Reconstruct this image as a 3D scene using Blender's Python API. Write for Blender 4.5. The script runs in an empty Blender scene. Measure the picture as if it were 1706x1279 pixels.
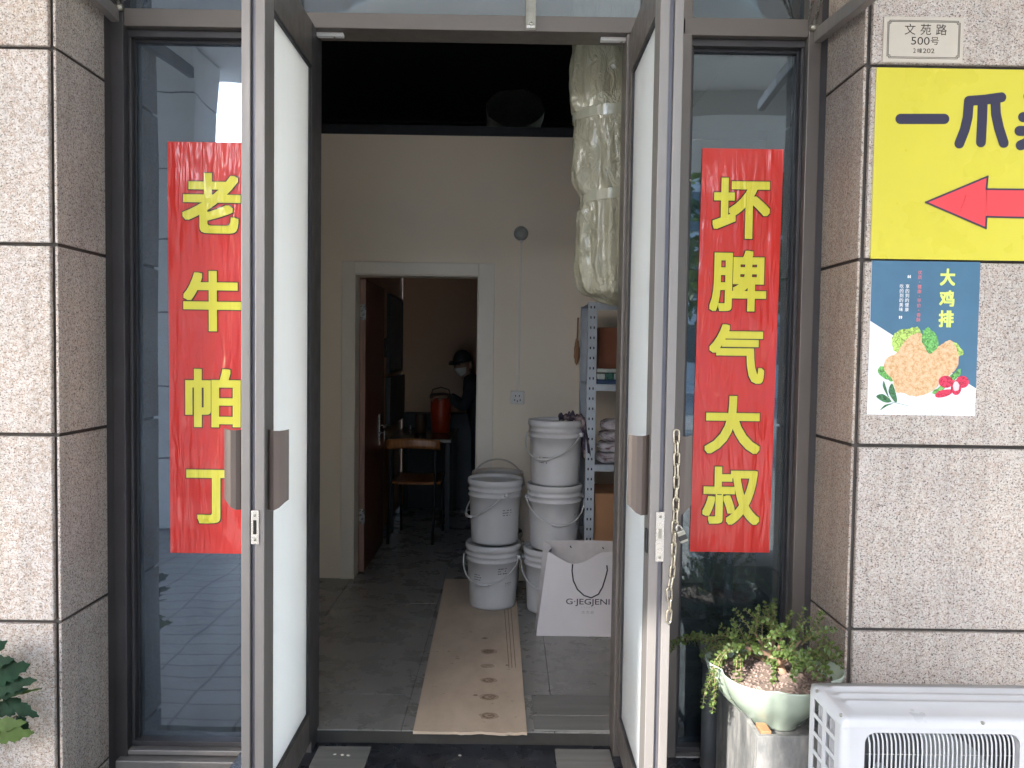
import bpy, math, random
from mathutils import Vector, Matrix, noise as mnoise
random.seed(7)
R = math.radians
C = bpy.context.scene.collection
S = bpy.context.scene

# ------------------------------------------------------------------ camera
FPX, CX, CY = 1281.0, 853.0, 639.5
PITCH, ROLL, YAW, CAMH = R(2.32), 0.0145, -0.0045, 1.478
M3 = (Matrix.Rotation(YAW, 3, 'Z') @ Matrix.Rotation(math.pi/2 - PITCH, 3, 'X') @ Matrix.Rotation(ROLL, 3, 'Z'))
cam_d = bpy.data.cameras.new('camera'); cam = bpy.data.objects.new('camera', cam_d); C.objects.link(cam)
cam.matrix_world = Matrix.Translation((0, 0, CAMH)) @ M3.to_4x4()
cam_d.sensor_width = 36; cam_d.lens = FPX/1706*36; cam_d.clip_end = 500; cam_d.clip_start = .05
S.camera = cam
O = Vector((0, 0, CAMH))
def ray(px, py): return M3 @ Vector(((px-CX)/FPX, -(py-CY)/FPX, -1))
def at(px, py, Y):  d = ray(px, py); return O + d*(Y/d.y)
def atx(px, py, X): d = ray(px, py); return O + d*(X/d.x)
def atz(px, py, Z): d = ray(px, py); return O + d*((Z-CAMH)/d.z)

# ------------------------------------------------------------------ light
SUN_EL, SUN_AZ = R(32), R(38)          # azimuth measured from -Y towards -X (light comes from front-left)
w = bpy.data.worlds.new('World'); S.world = w; w.use_nodes = True
nt = w.node_tree; nt.nodes.clear()
wo = nt.nodes.new('ShaderNodeOutputWorld'); bg = nt.nodes.new('ShaderNodeBackground'); sk = nt.nodes.new('ShaderNodeTexSky')
sk.sky_type = 'NISHITA'; sk.sun_disc = False; sk.sun_elevation = SUN_EL
sk.sun_rotation = math.pi + SUN_AZ; sk.air_density = 1.0; sk.dust_density = 1.5; sk.ozone_density = 1.0
bg.inputs[1].default_value = 0.15
nt.links.new(sk.outputs[0], bg.inputs[0]); nt.links.new(bg.outputs[0], wo.inputs[0])
sl = bpy.data.lights.new('sun', 'SUN'); sl.energy = 2.0; sl.angle = R(0.8); sl.color = (1, .95, .87)
sun = bpy.data.objects.new('sun', sl); C.objects.link(sun); sun.location = (-5, -8, 8)
sdir = Vector((math.sin(SUN_AZ)*math.cos(SUN_EL), math.cos(SUN_AZ)*math.cos(SUN_EL), -math.sin(SUN_EL)))
sun.rotation_euler = sdir.to_track_quat('-Z', 'Y').to_euler()
S.view_settings.view_transform = 'Standard'; S.view_settings.look = 'None'
S.view_settings.exposure = 3.18; S.view_settings.gamma = 1; S.view_settings.use_curve_mapping = False
S.cycles.max_bounces = 14; S.cycles.diffuse_bounces = 7; S.cycles.glossy_bounces = 5
S.cycles.transparent_max_bounces = 12; S.cycles.sample_clamp_indirect = 6

# ------------------------------------------------------------------ mesh helpers
class MB:
    def __init__(s): s.v = []; s.f = []; s.sm = []
    def add(s, vs, fs, smooth=False):
        b = len(s.v); s.v += [Vector(p) for p in vs]
        for f in fs: s.f.append([i+b for i in f]); s.sm.append(smooth)
        return s
    def box(s, a, b):
        x0, x1 = sorted((a[0], b[0])); y0, y1 = sorted((a[1], b[1])); z0, z1 = sorted((a[2], b[2]))
        vs = [(x0,y0,z0),(x1,y0,z0),(x1,y1,z0),(x0,y1,z0),(x0,y0,z1),(x1,y0,z1),(x1,y1,z1),(x0,y1,z1)]
        return s.add(vs, [(3,2,1,0),(4,5,6,7),(0,1,5,4),(1,2,6,5),(2,3,7,6),(3,0,4,7)])
    def tube(s, pts, r, n=8, caps=True, closed=False):
        pts = [Vector(p) for p in pts]; m = len(pts)
        rs = r if isinstance(r, (list, tuple)) else [r]*m
        vs = []; up = None
        for i, p in enumerate(pts):
            if closed: t = pts[(i+1) % m] - pts[i-1]
            else: t = pts[min(i+1, m-1)] - pts[max(i-1, 0)]
            t.normalize()
            if up is None:
                up = Vector((0,0,1)) if abs(t.z) < .9 else Vector((1,0,0))
            u = up - t*up.dot(t); u.normalize(); up = u; q = t.cross(u)
            for k in range(n):
                a = 2*math.pi*k/n; vs.append(p + (u*math.cos(a) + q*math.sin(a))*rs[i])
        fs = []
        for i in range(m if closed else m-1):
            j = (i+1) % m
            for k in range(n):
                l = (k+1) % n; fs.append((i*n+k, i*n+l, j*n+l, j*n+k))
        if caps and not closed:
            fs.append(tuple(range(n))[::-1]); fs.append(tuple((m-1)*n+k for k in range(n)))
        return s.add(vs, fs, True)
    def lathe(s, prof, c=(0,0,0), n=40, mod=None):
        vs = []; c = Vector(c)
        for (r, z) in prof:
            for k in range(n):
                a = 2*math.pi*k/n; rr = r*(mod(a, z) if mod else 1)
                vs.append(c + Vector((rr*math.cos(a), rr*math.sin(a), z)))
        fs = [(i*n+k, i*n+(k+1) % n, (i+1)*n+(k+1) % n, (i+1)*n+k) for i in range(len(prof)-1) for k in range(n)]
        return s.add(vs, fs, True)
    def grid(s, fn, nu, nv, smooth=True):
        vs = [fn(i/nu, j/nv) for j in range(nv+1) for i in range(nu+1)]
        fs = [(j*(nu+1)+i, j*(nu+1)+i+1, (j+1)*(nu+1)+i+1, (j+1)*(nu+1)+i) for j in range(nv) for i in range(nu)]
        return s.add(vs, fs, smooth)
    def prism(s, poly, d):       # polygon (3-D points) extruded by vector d
        n = len(poly); p = [Vector(q) for q in poly]; d = Vector(d)
        return s.add(p + [q+d for q in p], [tuple(range(n))[::-1], tuple(range(n, 2*n))] + [(k, (k+1) % n, n+(k+1) % n, n+k) for k in range(n)])
    def blob(s, c, r, nu=10, nv=7, amp=.2, sc=8, seed=0):
        c = Vector(c); r = Vector(r) if not isinstance(r, (int, float)) else Vector((r, r, r))
        def f(u, v):
            a = 2*math.pi*u; b = math.pi*(v-.5)
            d = Vector((math.cos(a)*math.cos(b), math.sin(a)*math.cos(b), math.sin(b)))
            k = 1 + amp*mnoise.noise(Vector((d.x, d.y, d.z))*sc*.2 + Vector((seed*3.1, seed, 0)))
            return c + Vector((d.x*r.x, d.y*r.y, d.z*r.z))*k
        return s.grid(f, nu, nv)
    def build(s, name, mat, parent=None, bevel=0, solid=0, sub=0, seg=2):
        lo = Vector([min(v[i] for v in s.v) for i in range(3)]); hi = Vector([max(v[i] for v in s.v) for i in range(3)])
        org = Vector(((lo.x+hi.x)/2, (lo.y+hi.y)/2, lo.z))
        me = bpy.data.meshes.new(name); me.from_pydata([v-org for v in s.v], [], s.f); me.update()
        for p, q in zip(me.polygons, s.sm): p.use_smooth = q
        if mat: me.materials.append(mat)
        o = bpy.data.objects.new(name, me); C.objects.link(o)
        put(o, org, parent)
        if solid:
            m = o.modifiers.new('t', 'SOLIDIFY'); m.thickness = solid; m.offset = 0
        if sub:
            m = o.modifiers.new('s', 'SUBSURF'); m.levels = m.render_levels = sub
        if bevel:
            m = o.modifiers.new('b', 'BEVEL'); m.width = bevel; m.segments = seg; m.limit_method = 'ANGLE'; m.angle_limit = R(40)
            m.harden_normals = False
        return o
def wloc(o):
    v = Vector((0,0,0))
    while o is not None: v = v + o.location; o = o.parent
    return v
def put(o, org, parent):
    if parent is not None: o.parent = parent; o.location = org - wloc(parent)
    else: o.location = org
def tag(o, label=None, cat=None, group=None, kind=None):
    if label: o['label'] = label
    if cat: o['category'] = cat
    if group: o['group'] = group
    if kind: o['kind'] = kind
    return o
def thing(name, loc, label, cat, group=None):
    o = bpy.data.objects.new(name, None); C.objects.link(o); o.location = Vector(loc); o.empty_display_size = .05
    return tag(o, label, cat, group)
def children(o): return [c for c in bpy.data.objects if c.parent == o]
def copy_tree(o, loc=None, rz=None, parent=None):
    c = o.copy(); C.objects.link(c)
    if parent: c.parent = parent
    if loc is not None: c.location = loc
    if rz is not None: c.rotation_euler = (0, 0, rz)
    for ch in children(o): copy_tree(ch, parent=c)
    return c
def bx(a, b): return MB().box(a, b)

# ------------------------------------------------------------------ materials
class NT:
    def __init__(s, name):
        s.m = bpy.data.materials.new(name); s.m.use_nodes = True; s.t = s.m.node_tree; s.t.nodes.clear()
        s.out = s.n('ShaderNodeOutputMaterial'); s.p = s.n('ShaderNodeBsdfPrincipled'); s.l(s.p.outputs[0], s.out.inputs[0])
    def n(s, t, **k):
        x = s.t.nodes.new(t)
        for a, b in k.items(): setattr(x, a, b)
        return x
    def l(s, a, b): s.t.links.new(a, b)
    def coord(s, kind='Object', scale=(1,1,1)):
        if kind == 'World': o = s.n('ShaderNodeNewGeometry').outputs['Position']
        else: o = s.n('ShaderNodeTexCoord').outputs[kind]
        mp = s.n('ShaderNodeMapping'); mp.inputs['Scale'].default_value = scale; s.l(o, mp.inputs[0]); return mp.outputs[0]
    def noise(s, co, scale, detail=4, rough=.55, dist=0):
        x = s.n('ShaderNodeTexNoise'); x.inputs['Scale'].default_value = scale; x.inputs['Detail'].default_value = detail
        x.inputs['Roughness'].default_value = rough; x.inputs['Distortion'].default_value = dist; s.l(co, x.inputs['Vector']); return x.outputs['Fac']
    def voro(s, co, scale, feat='F1', out='Distance'):
        x = s.n('ShaderNodeTexVoronoi'); x.feature = feat; x.inputs['Scale'].default_value = scale; s.l(co, x.inputs['Vector']); return x.outputs[out]
    def ramp(s, fac, stops):
        x = s.n('ShaderNodeValToRGB'); e = x.color_ramp.elements
        while len(e) < len(stops): e.new(.5)
        for k, (p, c) in enumerate(stops):
            e[k].position = p; e[k].color = (c, c, c, 1) if isinstance(c, (int, float)) else (*c, 1)
        s.l(fac, x.inputs[0]); return x.outputs[0]
    def mix(s, fac, a, b, mode='MIX'):
        x = s.n('ShaderNodeMix'); x.data_type = 'RGBA'; x.blend_type = mode
        for sock, val in ((x.inputs[0], fac), (x.inputs[6], a), (x.inputs[7], b)):
            if isinstance(val, (int, float)): sock.default_value = val
            elif isinstance(val, tuple): sock.default_value = (*val, 1)
            else: s.l(val, sock)
        return x.outputs[2]
    def bump(s, h, strength=.3, dist=.002, prev=None):
        x = s.n('ShaderNodeBump'); x.inputs['Strength'].default_value = strength; x.inputs['Distance'].default_value = dist
        s.l(h, x.inputs['Height'])
        if prev: s.l(prev, x.inputs['Normal'])
        return x.outputs[0]
    def set(s, **k):
        for a, b in k.items():
            sock = s.p.inputs[a.replace('_', ' ')]
            if isinstance(b, tuple) and len(b) == 3 and sock.type == 'RGBA': sock.default_value = (*b, 1)
            elif isinstance(b, (int, float, tuple)): sock.default_value = b
            else: s.l(b, sock)
        return s

def plain(name, col, rough=.5, metal=0., var=.12, scale=9, bump=.0, bs=60, coat=0., coord='Object', stretch=(1,1,1)):
    n = NT(name); co = n.coord(coord, stretch)
    f = n.noise(co, scale, 5, .6)
    a = tuple(c*(1-var) for c in col); b = tuple(min(1, c*(1+var)) for c in col)
    n.set(Base_Color=n.ramp(f, [(.3, a), (.7, b)]), Metallic=metal)
    rr = n.ramp(n.noise(co, scale*2.3, 3), [(.3, max(0, rough-.07)), (.7, min(1, rough+.07))]); n.set(Roughness=rr)
    if coat: n.set(Coat_Weight=coat, Coat_Roughness=.08)
    if bump: n.l(n.bump(n.noise(co, bs, 4), bump, .003), n.p.inputs['Normal'])
    return n.m

def granite(name, base, dark, warm, soft=1.):
    n = NT(name); co = n.coord('World')
    big = n.noise(co, 1.6, 3); mid = n.noise(co, 7, 4)
    g1 = n.noise(co, 135, 3, .7); g2 = n.noise(co, 210, 2, .6); g3 = n.noise(co, 70, 2, .5)
    c = n.mix(n.ramp(g3, [(.40, 0), (.62, 1)]), base, warm)
    c = n.mix(n.ramp(g2, [(.54, 0), (.60, .65)]), c, tuple(min(1, x*1.35) for x in base))
    c = n.mix(n.ramp(g1, [(.34, 1.*soft), (.47, 0)]), c, dark)
    c = n.mix(n.ramp(n.noise(n.coord('World', (1.0,1.1,1.3)), 170, 2, .5), [(.34, .9*soft), (.41, 0)]), c, tuple(x*.6 for x in dark))
    c = n.mix(.8, c, n.ramp(big, [(.3, (.80,.80,.83)), (.7, (1.0,.97,.93))]), 'MULTIPLY')
    c = n.mix(.7, c, n.ramp(mid, [(.3, .84), (.7, 1.)]), 'MULTIPLY')
    # thin grimy drips running down from the joints
    dr = n.noise(n.coord('World', (9, 9, .55)), 3.1, 4, .6)
    c = n.mix(.42, c, n.ramp(dr, [(.36, .74), (.52, 1.)]), 'MULTIPLY')
    oi = n.n('ShaderNodeObjectInfo'); c = n.mix(1., c, n.ramp(oi.outputs['Random'], [(0, (.88,.87,.86)), (.5, (.97,.95,.93)), (1, (1.,1.,1.))]), 'MULTIPLY')
    ch = n.noise(n.coord('World', (1,1,.8)), 26, 3, .8); c = n.mix(n.ramp(ch, [(.73, 0), (.78, .6)]), c, (.20,.13,.10))
    n.set(Base_Color=c, Roughness=n.ramp(g1, [(.3, .45), (.7, .72)]))
    n.l(n.bump(g1, .35, .0015), n.p.inputs['Normal'])
    return n.m

M = {}
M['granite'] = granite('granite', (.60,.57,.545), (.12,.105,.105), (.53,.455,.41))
M['granite_shaded'] = granite('granite_shaded', (.49,.45,.415), (.13,.105,.09), (.43,.345,.285))  # darker browner copy: shade of the right reveal put into the stone colour
M['granite_skylit'] = granite('granite_skylit', (.67,.635,.62), (.17,.15,.14), (.52,.43,.37), .9)  # lighter copy: skylight on the left pillar front put into the stone colour
M['joint'] = plain('joint_sealant', (.075,.066,.062), .8, var=.25)
M['alu'] = plain('bronze_aluminium', (.140,.125,.116), .38, .45, var=.025, scale=3, stretch=(3,3,3), bump=.05, bs=30)
M['alu_light'] = plain('skylit_aluminium', (.25,.235,.228), .42, .5, var=.04, scale=4, stretch=(6,6,.4), bump=.05)  # lighter bronze copy: sky light on the door leaf ends put into the colour
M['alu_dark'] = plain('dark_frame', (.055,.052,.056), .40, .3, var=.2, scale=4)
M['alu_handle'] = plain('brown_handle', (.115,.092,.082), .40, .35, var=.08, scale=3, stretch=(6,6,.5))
M['groove'] = plain('groove_strip', (.14,.14,.165), .35, .6, var=.1)
M['rubber'] = plain('black_gasket', (.018,.018,.022), .5, var=.2)
M['steel'] = plain('stainless', (.55,.53,.50), .28, .9, var=.1, scale=20)
M['steel_dull'] = plain('dull_steel', (.33,.32,.28), .4, .8, var=.2, scale=20, bump=.1)
M['chain'] = plain('chain_steel', (.50,.45,.36), .3, .95, var=.2, scale=60)
M['black'] = plain('black_plastic', (.02,.02,.022), .45)
M['dark_hole'] = plain('hole_black', (.01,.01,.01), .8)

def glass(name, tint, refl=(1,1,1), ior=1.7, wave=.15, dirt_sheen=.05, ws=2.0):
    n = NT(name); n.t.nodes.remove(n.p)
    tr = n.n('ShaderNodeBsdfTransparent'); tr.inputs[0].default_value = (*tint, 1)
    gl = n.n('ShaderNodeBsdfAnisotropic'); gl.inputs['Roughness'].default_value = .015; gl.inputs['Color'].default_value = (*refl, 1)
    fr = n.n('ShaderNodeFresnel'); fr.inputs[0].default_value = ior
    co = n.coord('World', (1, 1, .35)); b = n.bump(n.noise(co, ws, 2), wave, .02)
    n.l(b, gl.inputs['Normal'])
    mx = n.n('ShaderNodeMixShader'); n.l(fr.outputs[0], mx.inputs[0]); n.l(tr.outputs[0], mx.inputs[1]); n.l(gl.outputs[0], mx.inputs[2])
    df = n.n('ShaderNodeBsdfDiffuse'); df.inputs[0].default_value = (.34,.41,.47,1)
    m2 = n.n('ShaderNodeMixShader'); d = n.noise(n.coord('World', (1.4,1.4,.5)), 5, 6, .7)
    sp = n.ramp(d, [(.35, dirt_sheen*.35), (.75, dirt_sheen*1.8)])  # diffuse film: slight dirt, and on the left pane a painted pale reflection
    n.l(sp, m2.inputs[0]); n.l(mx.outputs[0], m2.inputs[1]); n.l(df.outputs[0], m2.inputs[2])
    n.l(m2.outputs[0], n.out.inputs[0]); return n.m
M['glass'] = glass('tinted_glass', (.40,.50,.54), (.82,.92,1.0), 2.1, .16, .03)
M['glass_left'] = glass('tinted_glass_blue', (.22,.32,.42), (.62,.76,.96), 2.7, .20, .13, 2.2)  # strong bluish film stands in for brighter reflections
M['pane_clear'] = glass('clear_pane', (.94,.96,.96), (.9,.95,1.0), 1.5, .1, .03)
M['glass_clear'] = glass('transom_glass', (.82,.86,.88), (.85,.93,1.0), 2.3, .1, .10)

def frosted():
    n = NT('frosted_white_film'); co = n.coord('World', (1, 3, .25))
    c = n.ramp(n.noise(co, 7, 4), [(.3, (.87,.885,.91)), (.7, (.93,.94,.96))])
    g = n.noise(n.coord('World', (1, 2.5, .5)), 9, 6, .7, .5); c = n.mix(.4, c, n.ramp(g, [(.30, (.78,.79,.80)), (.45, (1.,1.,1.))]), 'MULTIPLY')
    n.set(Base_Color=c, Roughness=.28, Coat_Weight=.7, Coat_Roughness=.05)
    n.l(n.bump(n.noise(n.coord('World', (1,2,.6)), 4, 3), .08, .01), n.p.inputs['Normal'])
    tl = n.n('ShaderNodeBsdfTranslucent'); tl.inputs[0].default_value = (1,1,1,1)
    mx = n.n('ShaderNodeMixShader'); mx.inputs[0].default_value = .64
    n.l(n.p.outputs[0], mx.inputs[1]); n.l(tl.outputs[0], mx.inputs[2]); n.l(mx.outputs[0], n.out.inputs[0]); return n.m
M['frosted'] = frosted()

def film(name, col, wr=.5):
    """glossy printed vinyl with vertical tension wrinkles (shared world coordinates, so print and sheet crease together)"""
    n = NT(name); co = n.coord('World', (1, 1, .16))
    f1 = n.noise(co, 30, 2, .45, .6); f2 = n.noise(n.coord('World', (1,1,.22)), 11, 2, .4, .8)
    msk = n.ramp(n.noise(n.coord('World', (1,1,.9)), 2.3, 2), [(.34, .12), (.56, 1)])
    h = n.mix(.5, f1, f2); h2 = n.mix(1., h, msk, 'MULTIPLY')
    n.set(Base_Color=n.mix(.5, col, n.ramp(f2, [(.3, tuple(c*.88 for c in col)), (.7, col)])), Roughness=.3, Coat_Weight=.55, Coat_Roughness=.05, Specular_IOR_Level=.4)
    b = n.bump(h2, wr, .02); n.l(b, n.p.inputs['Normal']); n.l(b, n.p.inputs['Coat Normal']); return n.m
M['red'] = film('red_vinyl', (.70,.034,.026), 1.0); M['char_yellow'] = film('yellow_print', (.82,.74,.06), .55)
M['char_edge'] = film('black_outline_print', (.03,.02,.01), .3)

# ------------------------------------------------------------------ text
def text_mesh(txt, offset=0., shear=0.):
    cu = bpy.data.curves.new('t', 'FONT'); cu.body = txt; cu.offset = offset; cu.resolution_u = 4; cu.shear = shear
    o = bpy.data.objects.new('t', cu); C.objects.link(o)
    dg = bpy.context.evaluated_depsgraph_get(); me = bpy.data.meshes.new_from_object(o.evaluated_get(dg))
    bpy.data.objects.remove(o); bpy.data.curves.remove(cu); return me
class Flat:
    pass
def bold_mesh(txt, r, n=12):
    """heavy lettering: the glyph repeated on a small ring, each copy a hair lower"""
    me = text_mesh(txt); f = Flat(); f.vertices = []; f.polygons = []
    cs = [(0., 0.)] + [(a_*r/2, b_*r/2) for a_ in (-2, -1, 0, 1, 2) for b_ in (-2, -1, 0, 1, 2) if max(abs(a_), abs(b_)) == 2] if r else [(0., 0.)]
    class V: pass
    for k, (dx, dy) in enumerate(cs):
        b = len(f.vertices)
        for v in me.vertices: w_ = V(); w_.co = Vector((v.co.x+dx, v.co.y+dy, -k)); f.vertices.append(w_)
        for p_ in me.polygons: w_ = V(); w_.vertices = [i+b for i in p_.vertices]; f.polygons.append(w_)
    return f
def bbox(me):
    xs = [v.co.x for v in me.vertices]; ys = [v.co.y for v in me.vertices]
    return min(xs), max(xs), min(ys), max(ys)
def text_on(name, txt, mat, parent, org, ux, uy, wdt, hgt, bold=0., edge=0., emat=None, lift=None, shear=0.):
    """fit txt into the rectangle with lower-left corner org, axes ux, uy (unit vectors), size wdt x hgt"""
    ux = Vector(ux); uy = Vector(uy); nrm = ux.cross(uy) if lift is None else Vector(lift)
    me = bold_mesh(txt, bold, 8); b = bbox(me); sx = wdt/(b[1]-b[0]); sy = (hgt/(b[3]-b[2])) if hgt else sx
    res = []
    for (mm, mt, k, nm) in ((me, mat, 1, name),) + (((bold_mesh(txt, bold+edge), emat, 0, name+'_outline'),) if edge else ()):
        mb = MB()
        vs = [Vector(org) + ux*((v.co.x-b[0])*sx) + uy*((v.co.y-b[2])*sy) + nrm.normalized()*(.0006*k+.00001*v.co.z) for v in mm.vertices]
        mb.add(vs, [tuple(p.vertices) for p in mm.polygons])
        res.append(mb.build(nm, mt, parent))
    return res

# ------------------------------------------------------------------ key planes
YC, YF, YB, YG = 2.563, 2.86, 2.98, 2.93      # column face, frame front, frame back, side glass
XL, XR = -1.497, 1.154                         # reveals
GZ = -.17                                      # pavement level
z_hb = at(780, 50, YF).z; z_ht = at(300, 16, YF).z
print('head z', z_hb, z_ht)

# ------------------------------------------------------------------ setting outside
def paving():
    n = NT('paving_stone'); co = n.coord('World')
    c = n.ramp(n.noise(co, 3, 6, .65), [(.3, (.26,.25,.24)), (.7, (.38,.365,.345))])
    br = n.n('ShaderNodeTexBrick'); br.inputs['Scale'].default_value = 1.7; br.inputs['Mortar Size'].default_value = .012; br.offset = 0
    br.inputs['Color1'].default_value = (1,1,1,1); br.inputs['Color2'].default_value = (.86,.86,.86,1); br.inputs['Mortar'].default_value = (.4,.4,.4,1)
    n.l(co, br.inputs['Vector']); c = n.mix(1., c, br.outputs[0], 'MULTIPLY'); n.set(Base_Color=c, Roughness=.6); return n.m
tag(bx((-60, -60, GZ-.3), (60, 2.56, GZ)).build('pavement', paving()), kind='structure')
M['plaster'] = plain('white_plaster', (.8,.8,.78), .7, var=.04)
M['soffit'] = plain('painted_soffit', (.78,.78,.76), .7, var=.05, scale=1)
SOFF_Z, SOFF_Y = 4.2, -2.15
tag(bx((-9, SOFF_Y, SOFF_Z), (14, YF, SOFF_Z+.3)).build('arcade_ceiling', M['soffit']), kind='structure')
tag(bx((1.6, -4.6, SOFF_Z-.25), (14, SOFF_Y-.002, SOFF_Z+.3)).build('arcade_ceiling', M['soffit']), kind='structure')  # deeper slab added to keep bright sky out of the right window's reflection

# far side of the street (seen only in the glass): arcade piers (the slim one added for its shadow), a building, trees
def pier(x, y, lab, hw=.33, tm='granite'):
    t = thing('arcade_pier', (x, y, GZ), lab, 'pier', 'arcade piers across the walkway')
    MB().box((x-hw, y-.33, GZ), (x+hw, y+.33, SOFF_Z-.002)).build('pier_core', M['joint'], t)
    z = GZ+.01
    while z < SOFF_Z-.1:
        h = min(.64, SOFF_Z-z-.02)
        MB().box((x-hw-.015, y-.35, z), (x+hw+.015, y-.332, z+h)).build('granite_tile', M[tm], t, bevel=.003)
        MB().box((x-hw-.015, y+.332, z), (x+hw+.015, y+.35, z+h)).build('granite_tile', M[tm], t, bevel=.003)
        MB().box((x-hw-.02, y-.33, z), (x-hw-.002, y+.33, z+h)).build('granite_tile', M[tm], t, bevel=.003)
        MB().box((x+hw+.002, y-.33, z), (x+hw+.02, y+.33, z+h)).build('granite_tile', M[tm], t, bevel=.003)
        z += .652
pier(3.1, -1.4, 'granite clad pier of the arcade opposite the right side window')
pier(-3.75, -1.4, 'broad pale clad pier opposite the left side window', .9, 'plaster')
pier(-1.45, -1.4, 'added slim granite clad pier behind the viewer, unseen, shading the air conditioner', .34)  # added blocker that keeps the sun off the air conditioner
M['render'] = plain('pale_render', (.55,.55,.56), .8, var=.08, scale=.5)
M['pane_dark'] = plain('window_pane', (.05,.07,.09), .1, var=.2)
b = thing('apartment_building', (0, -26, GZ), 'pale rendered building across the street, mirrored in the shop glass', 'building')
bx((-30, -34, GZ), (26, -26, 9)).build('wall', M['render'], b)
for i in range(14):
    for k in range(3):
        x = -27 + i*3.8; z = 1.2 + k*2.7
        f = bx((x, -26.02, z), (x+1.7, -25.95, z+1.6)).build('window', M['pane_dark'], b)

def leaf_mat(name, col, trans=.35, rough=.4, var=.35, spec=.3):
    n = NT(name); f = n.noise(n.coord('World'), 28, 3)
    c = n.ramp(f, [(.3, tuple(x*(1-var) for x in col)), (.7, tuple(x*(1+var) for x in col))])
    n.set(Base_Color=c, Roughness=rough, Specular_IOR_Level=spec)
    tl = n.n('ShaderNodeBsdfTranslucent'); n.l(n.mix(.6, c, tuple(min(1, x*q_) for x, q_ in zip(col, (2.4, 2.2, .8)))), tl.inputs[0])
    mx = n.n('ShaderNodeMixShader'); mx.inputs[0].default_value = trans
    n.l(n.p.outputs[0], mx.inputs[1]); n.l(tl.outputs[0], mx.inputs[2]); n.l(mx.outputs[0], n.out.inputs[0]); return n.m
M['tree_leaf'] = leaf_mat('tree_leaf', (.06,.10,.035)); M['bark'] = plain('bark', (.12,.09,.07), .9, var=.3, scale=20, bump=.4)
def far_tree(x, y, h, lab, seed):
    rnd = random.Random(seed)
    t = thing('street_tree', (x, y, GZ), lab, 'tree', 'street trees behind the viewer')
    m = MB(); m.tube([(x, y, GZ), (x+.1, y, h*.35), (x, y+.1, h*.7)], [.16, .12, .05])
    for k in range(6):
        a = k*1.05; m.tube([(x+.05, y, h*(.35+.05*k)), (x+math.cos(a)*h*.14, y+math.sin(a)*h*.14, h*(.55+.05*k)), (x+math.cos(a)*h*.26, y+math.sin(a)*h*.26, h*(.65+.05*k))], [.06, .04, .015], 6)
    m.build('trunk', M['bark'], t)
    m = MB()
    for k in range(90):
        a = rnd.uniform(0, 6.28); rr = rnd.random()**.6*h*.34; c = Vector((x+math.cos(a)*rr, y+math.sin(a)*rr, h*rnd.uniform(.25, 1.)))
        for j in range(55):
            p = c + Vector([rnd.gauss(0, .28) for _ in range(3)]); u = Vector([rnd.gauss(0, 1) for _ in range(3)]).normalized(); v = u.orthogonal().normalized()
            s_ = rnd.uniform(.09, .17); m.add([p-u*s_, p+v*s_*.5, p+u*s_, p-v*s_*.5], [(0,1,2,3)])
    m.build('crown', M['tree_leaf'], t)
far_tree(5.0, -8, 8.5, 'leafy street tree behind the viewer on the right', 1)
far_tree(8.5, -9, 9.5, 'taller leafy street tree behind the viewer, further right', 2)
far_tree(2.6, -11, 8, 'small leafy street tree behind the viewer, nearer the middle', 3)

# ------------------------------------------------------------------ granite walls
def tile(a, b, mat, parent, bev=.004): return MB().box(a, b).build('granite_tile', mat, parent, bevel=bev)
J = .006
lj = [at(95, 79, YC).z, at(100, 407, YC).z, at(103, 725, YC).z, at(104, 1037, YC).z]
lj = [lj[0]+2*(lj[0]-lj[1]), lj[0]+(lj[0]-lj[1])] + lj + [lj[3]-.63]
rj = [at(1455, 108, YC).z, at(1440, 432, YC).z, at(1428, 742, YC).z, at(1421, 1049, YC).z]
rj = [rj[0]+2*(rj[0]-rj[1]), rj[0]+(rj[0]-rj[1])] + rj + [rj[3]-.63]
def wall_side(x_rev, sgn, joints, name, lab, mats):
    t = thing(name, (x_rev+sgn*.4, YC+.15, GZ), lab, 'wall')
    far = 3.2
    xc = x_rev + sgn*.011
    bx((xc, YC+.022, GZ), (x_rev+sgn*far, YF+.4, joints[0]+.3)).build('wall_core', M['joint'], t)
    zs = [joints[0]+.3] + joints + [GZ]
    for i in range(len(zs)-1):
        z1, z0 = zs[i]-J, zs[i+1]+J
        if z0 < GZ: z0 = GZ+.002
        if z1-z0 < .02: continue
        # reveal tile
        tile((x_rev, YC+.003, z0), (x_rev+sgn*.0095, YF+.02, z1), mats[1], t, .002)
        # front tiles, set back from the corner by an open joint
        x = x_rev + sgn*.025; wdt = .86
        for k in range(4):
            a = x + sgn*(0 if k == 0 else J); e = x + sgn*(wdt-J)
            tile((a, YC, z0), (e, YC+.02, z1), mats[0] if i != 4 else mats[2], t)
            x += sgn*wdt
    return t
wall_side(XL, -1, lj, 'granite_pillar', 'speckled granite clad pillar on the left of the shopfront with the leafy shrub before it', (M['granite_skylit'], M['granite'], M['granite_skylit']))
wall_side(XR, 1, rj, 'granite_wall', 'speckled granite clad wall on the right carrying the yellow sign and the food poster', (M['granite'], M['granite_shaded'], M['granite']))
# rest of the building above the shopfront
tag(bx((XL+.02, YF+.02, z_hb+.9), (XR-.02, YF+.35, SOFF_Z+.3)).build('fascia_wall', M['render'], bevel=.004), 'pale rendered wall band above the shopfront glass', 'wall')

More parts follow.
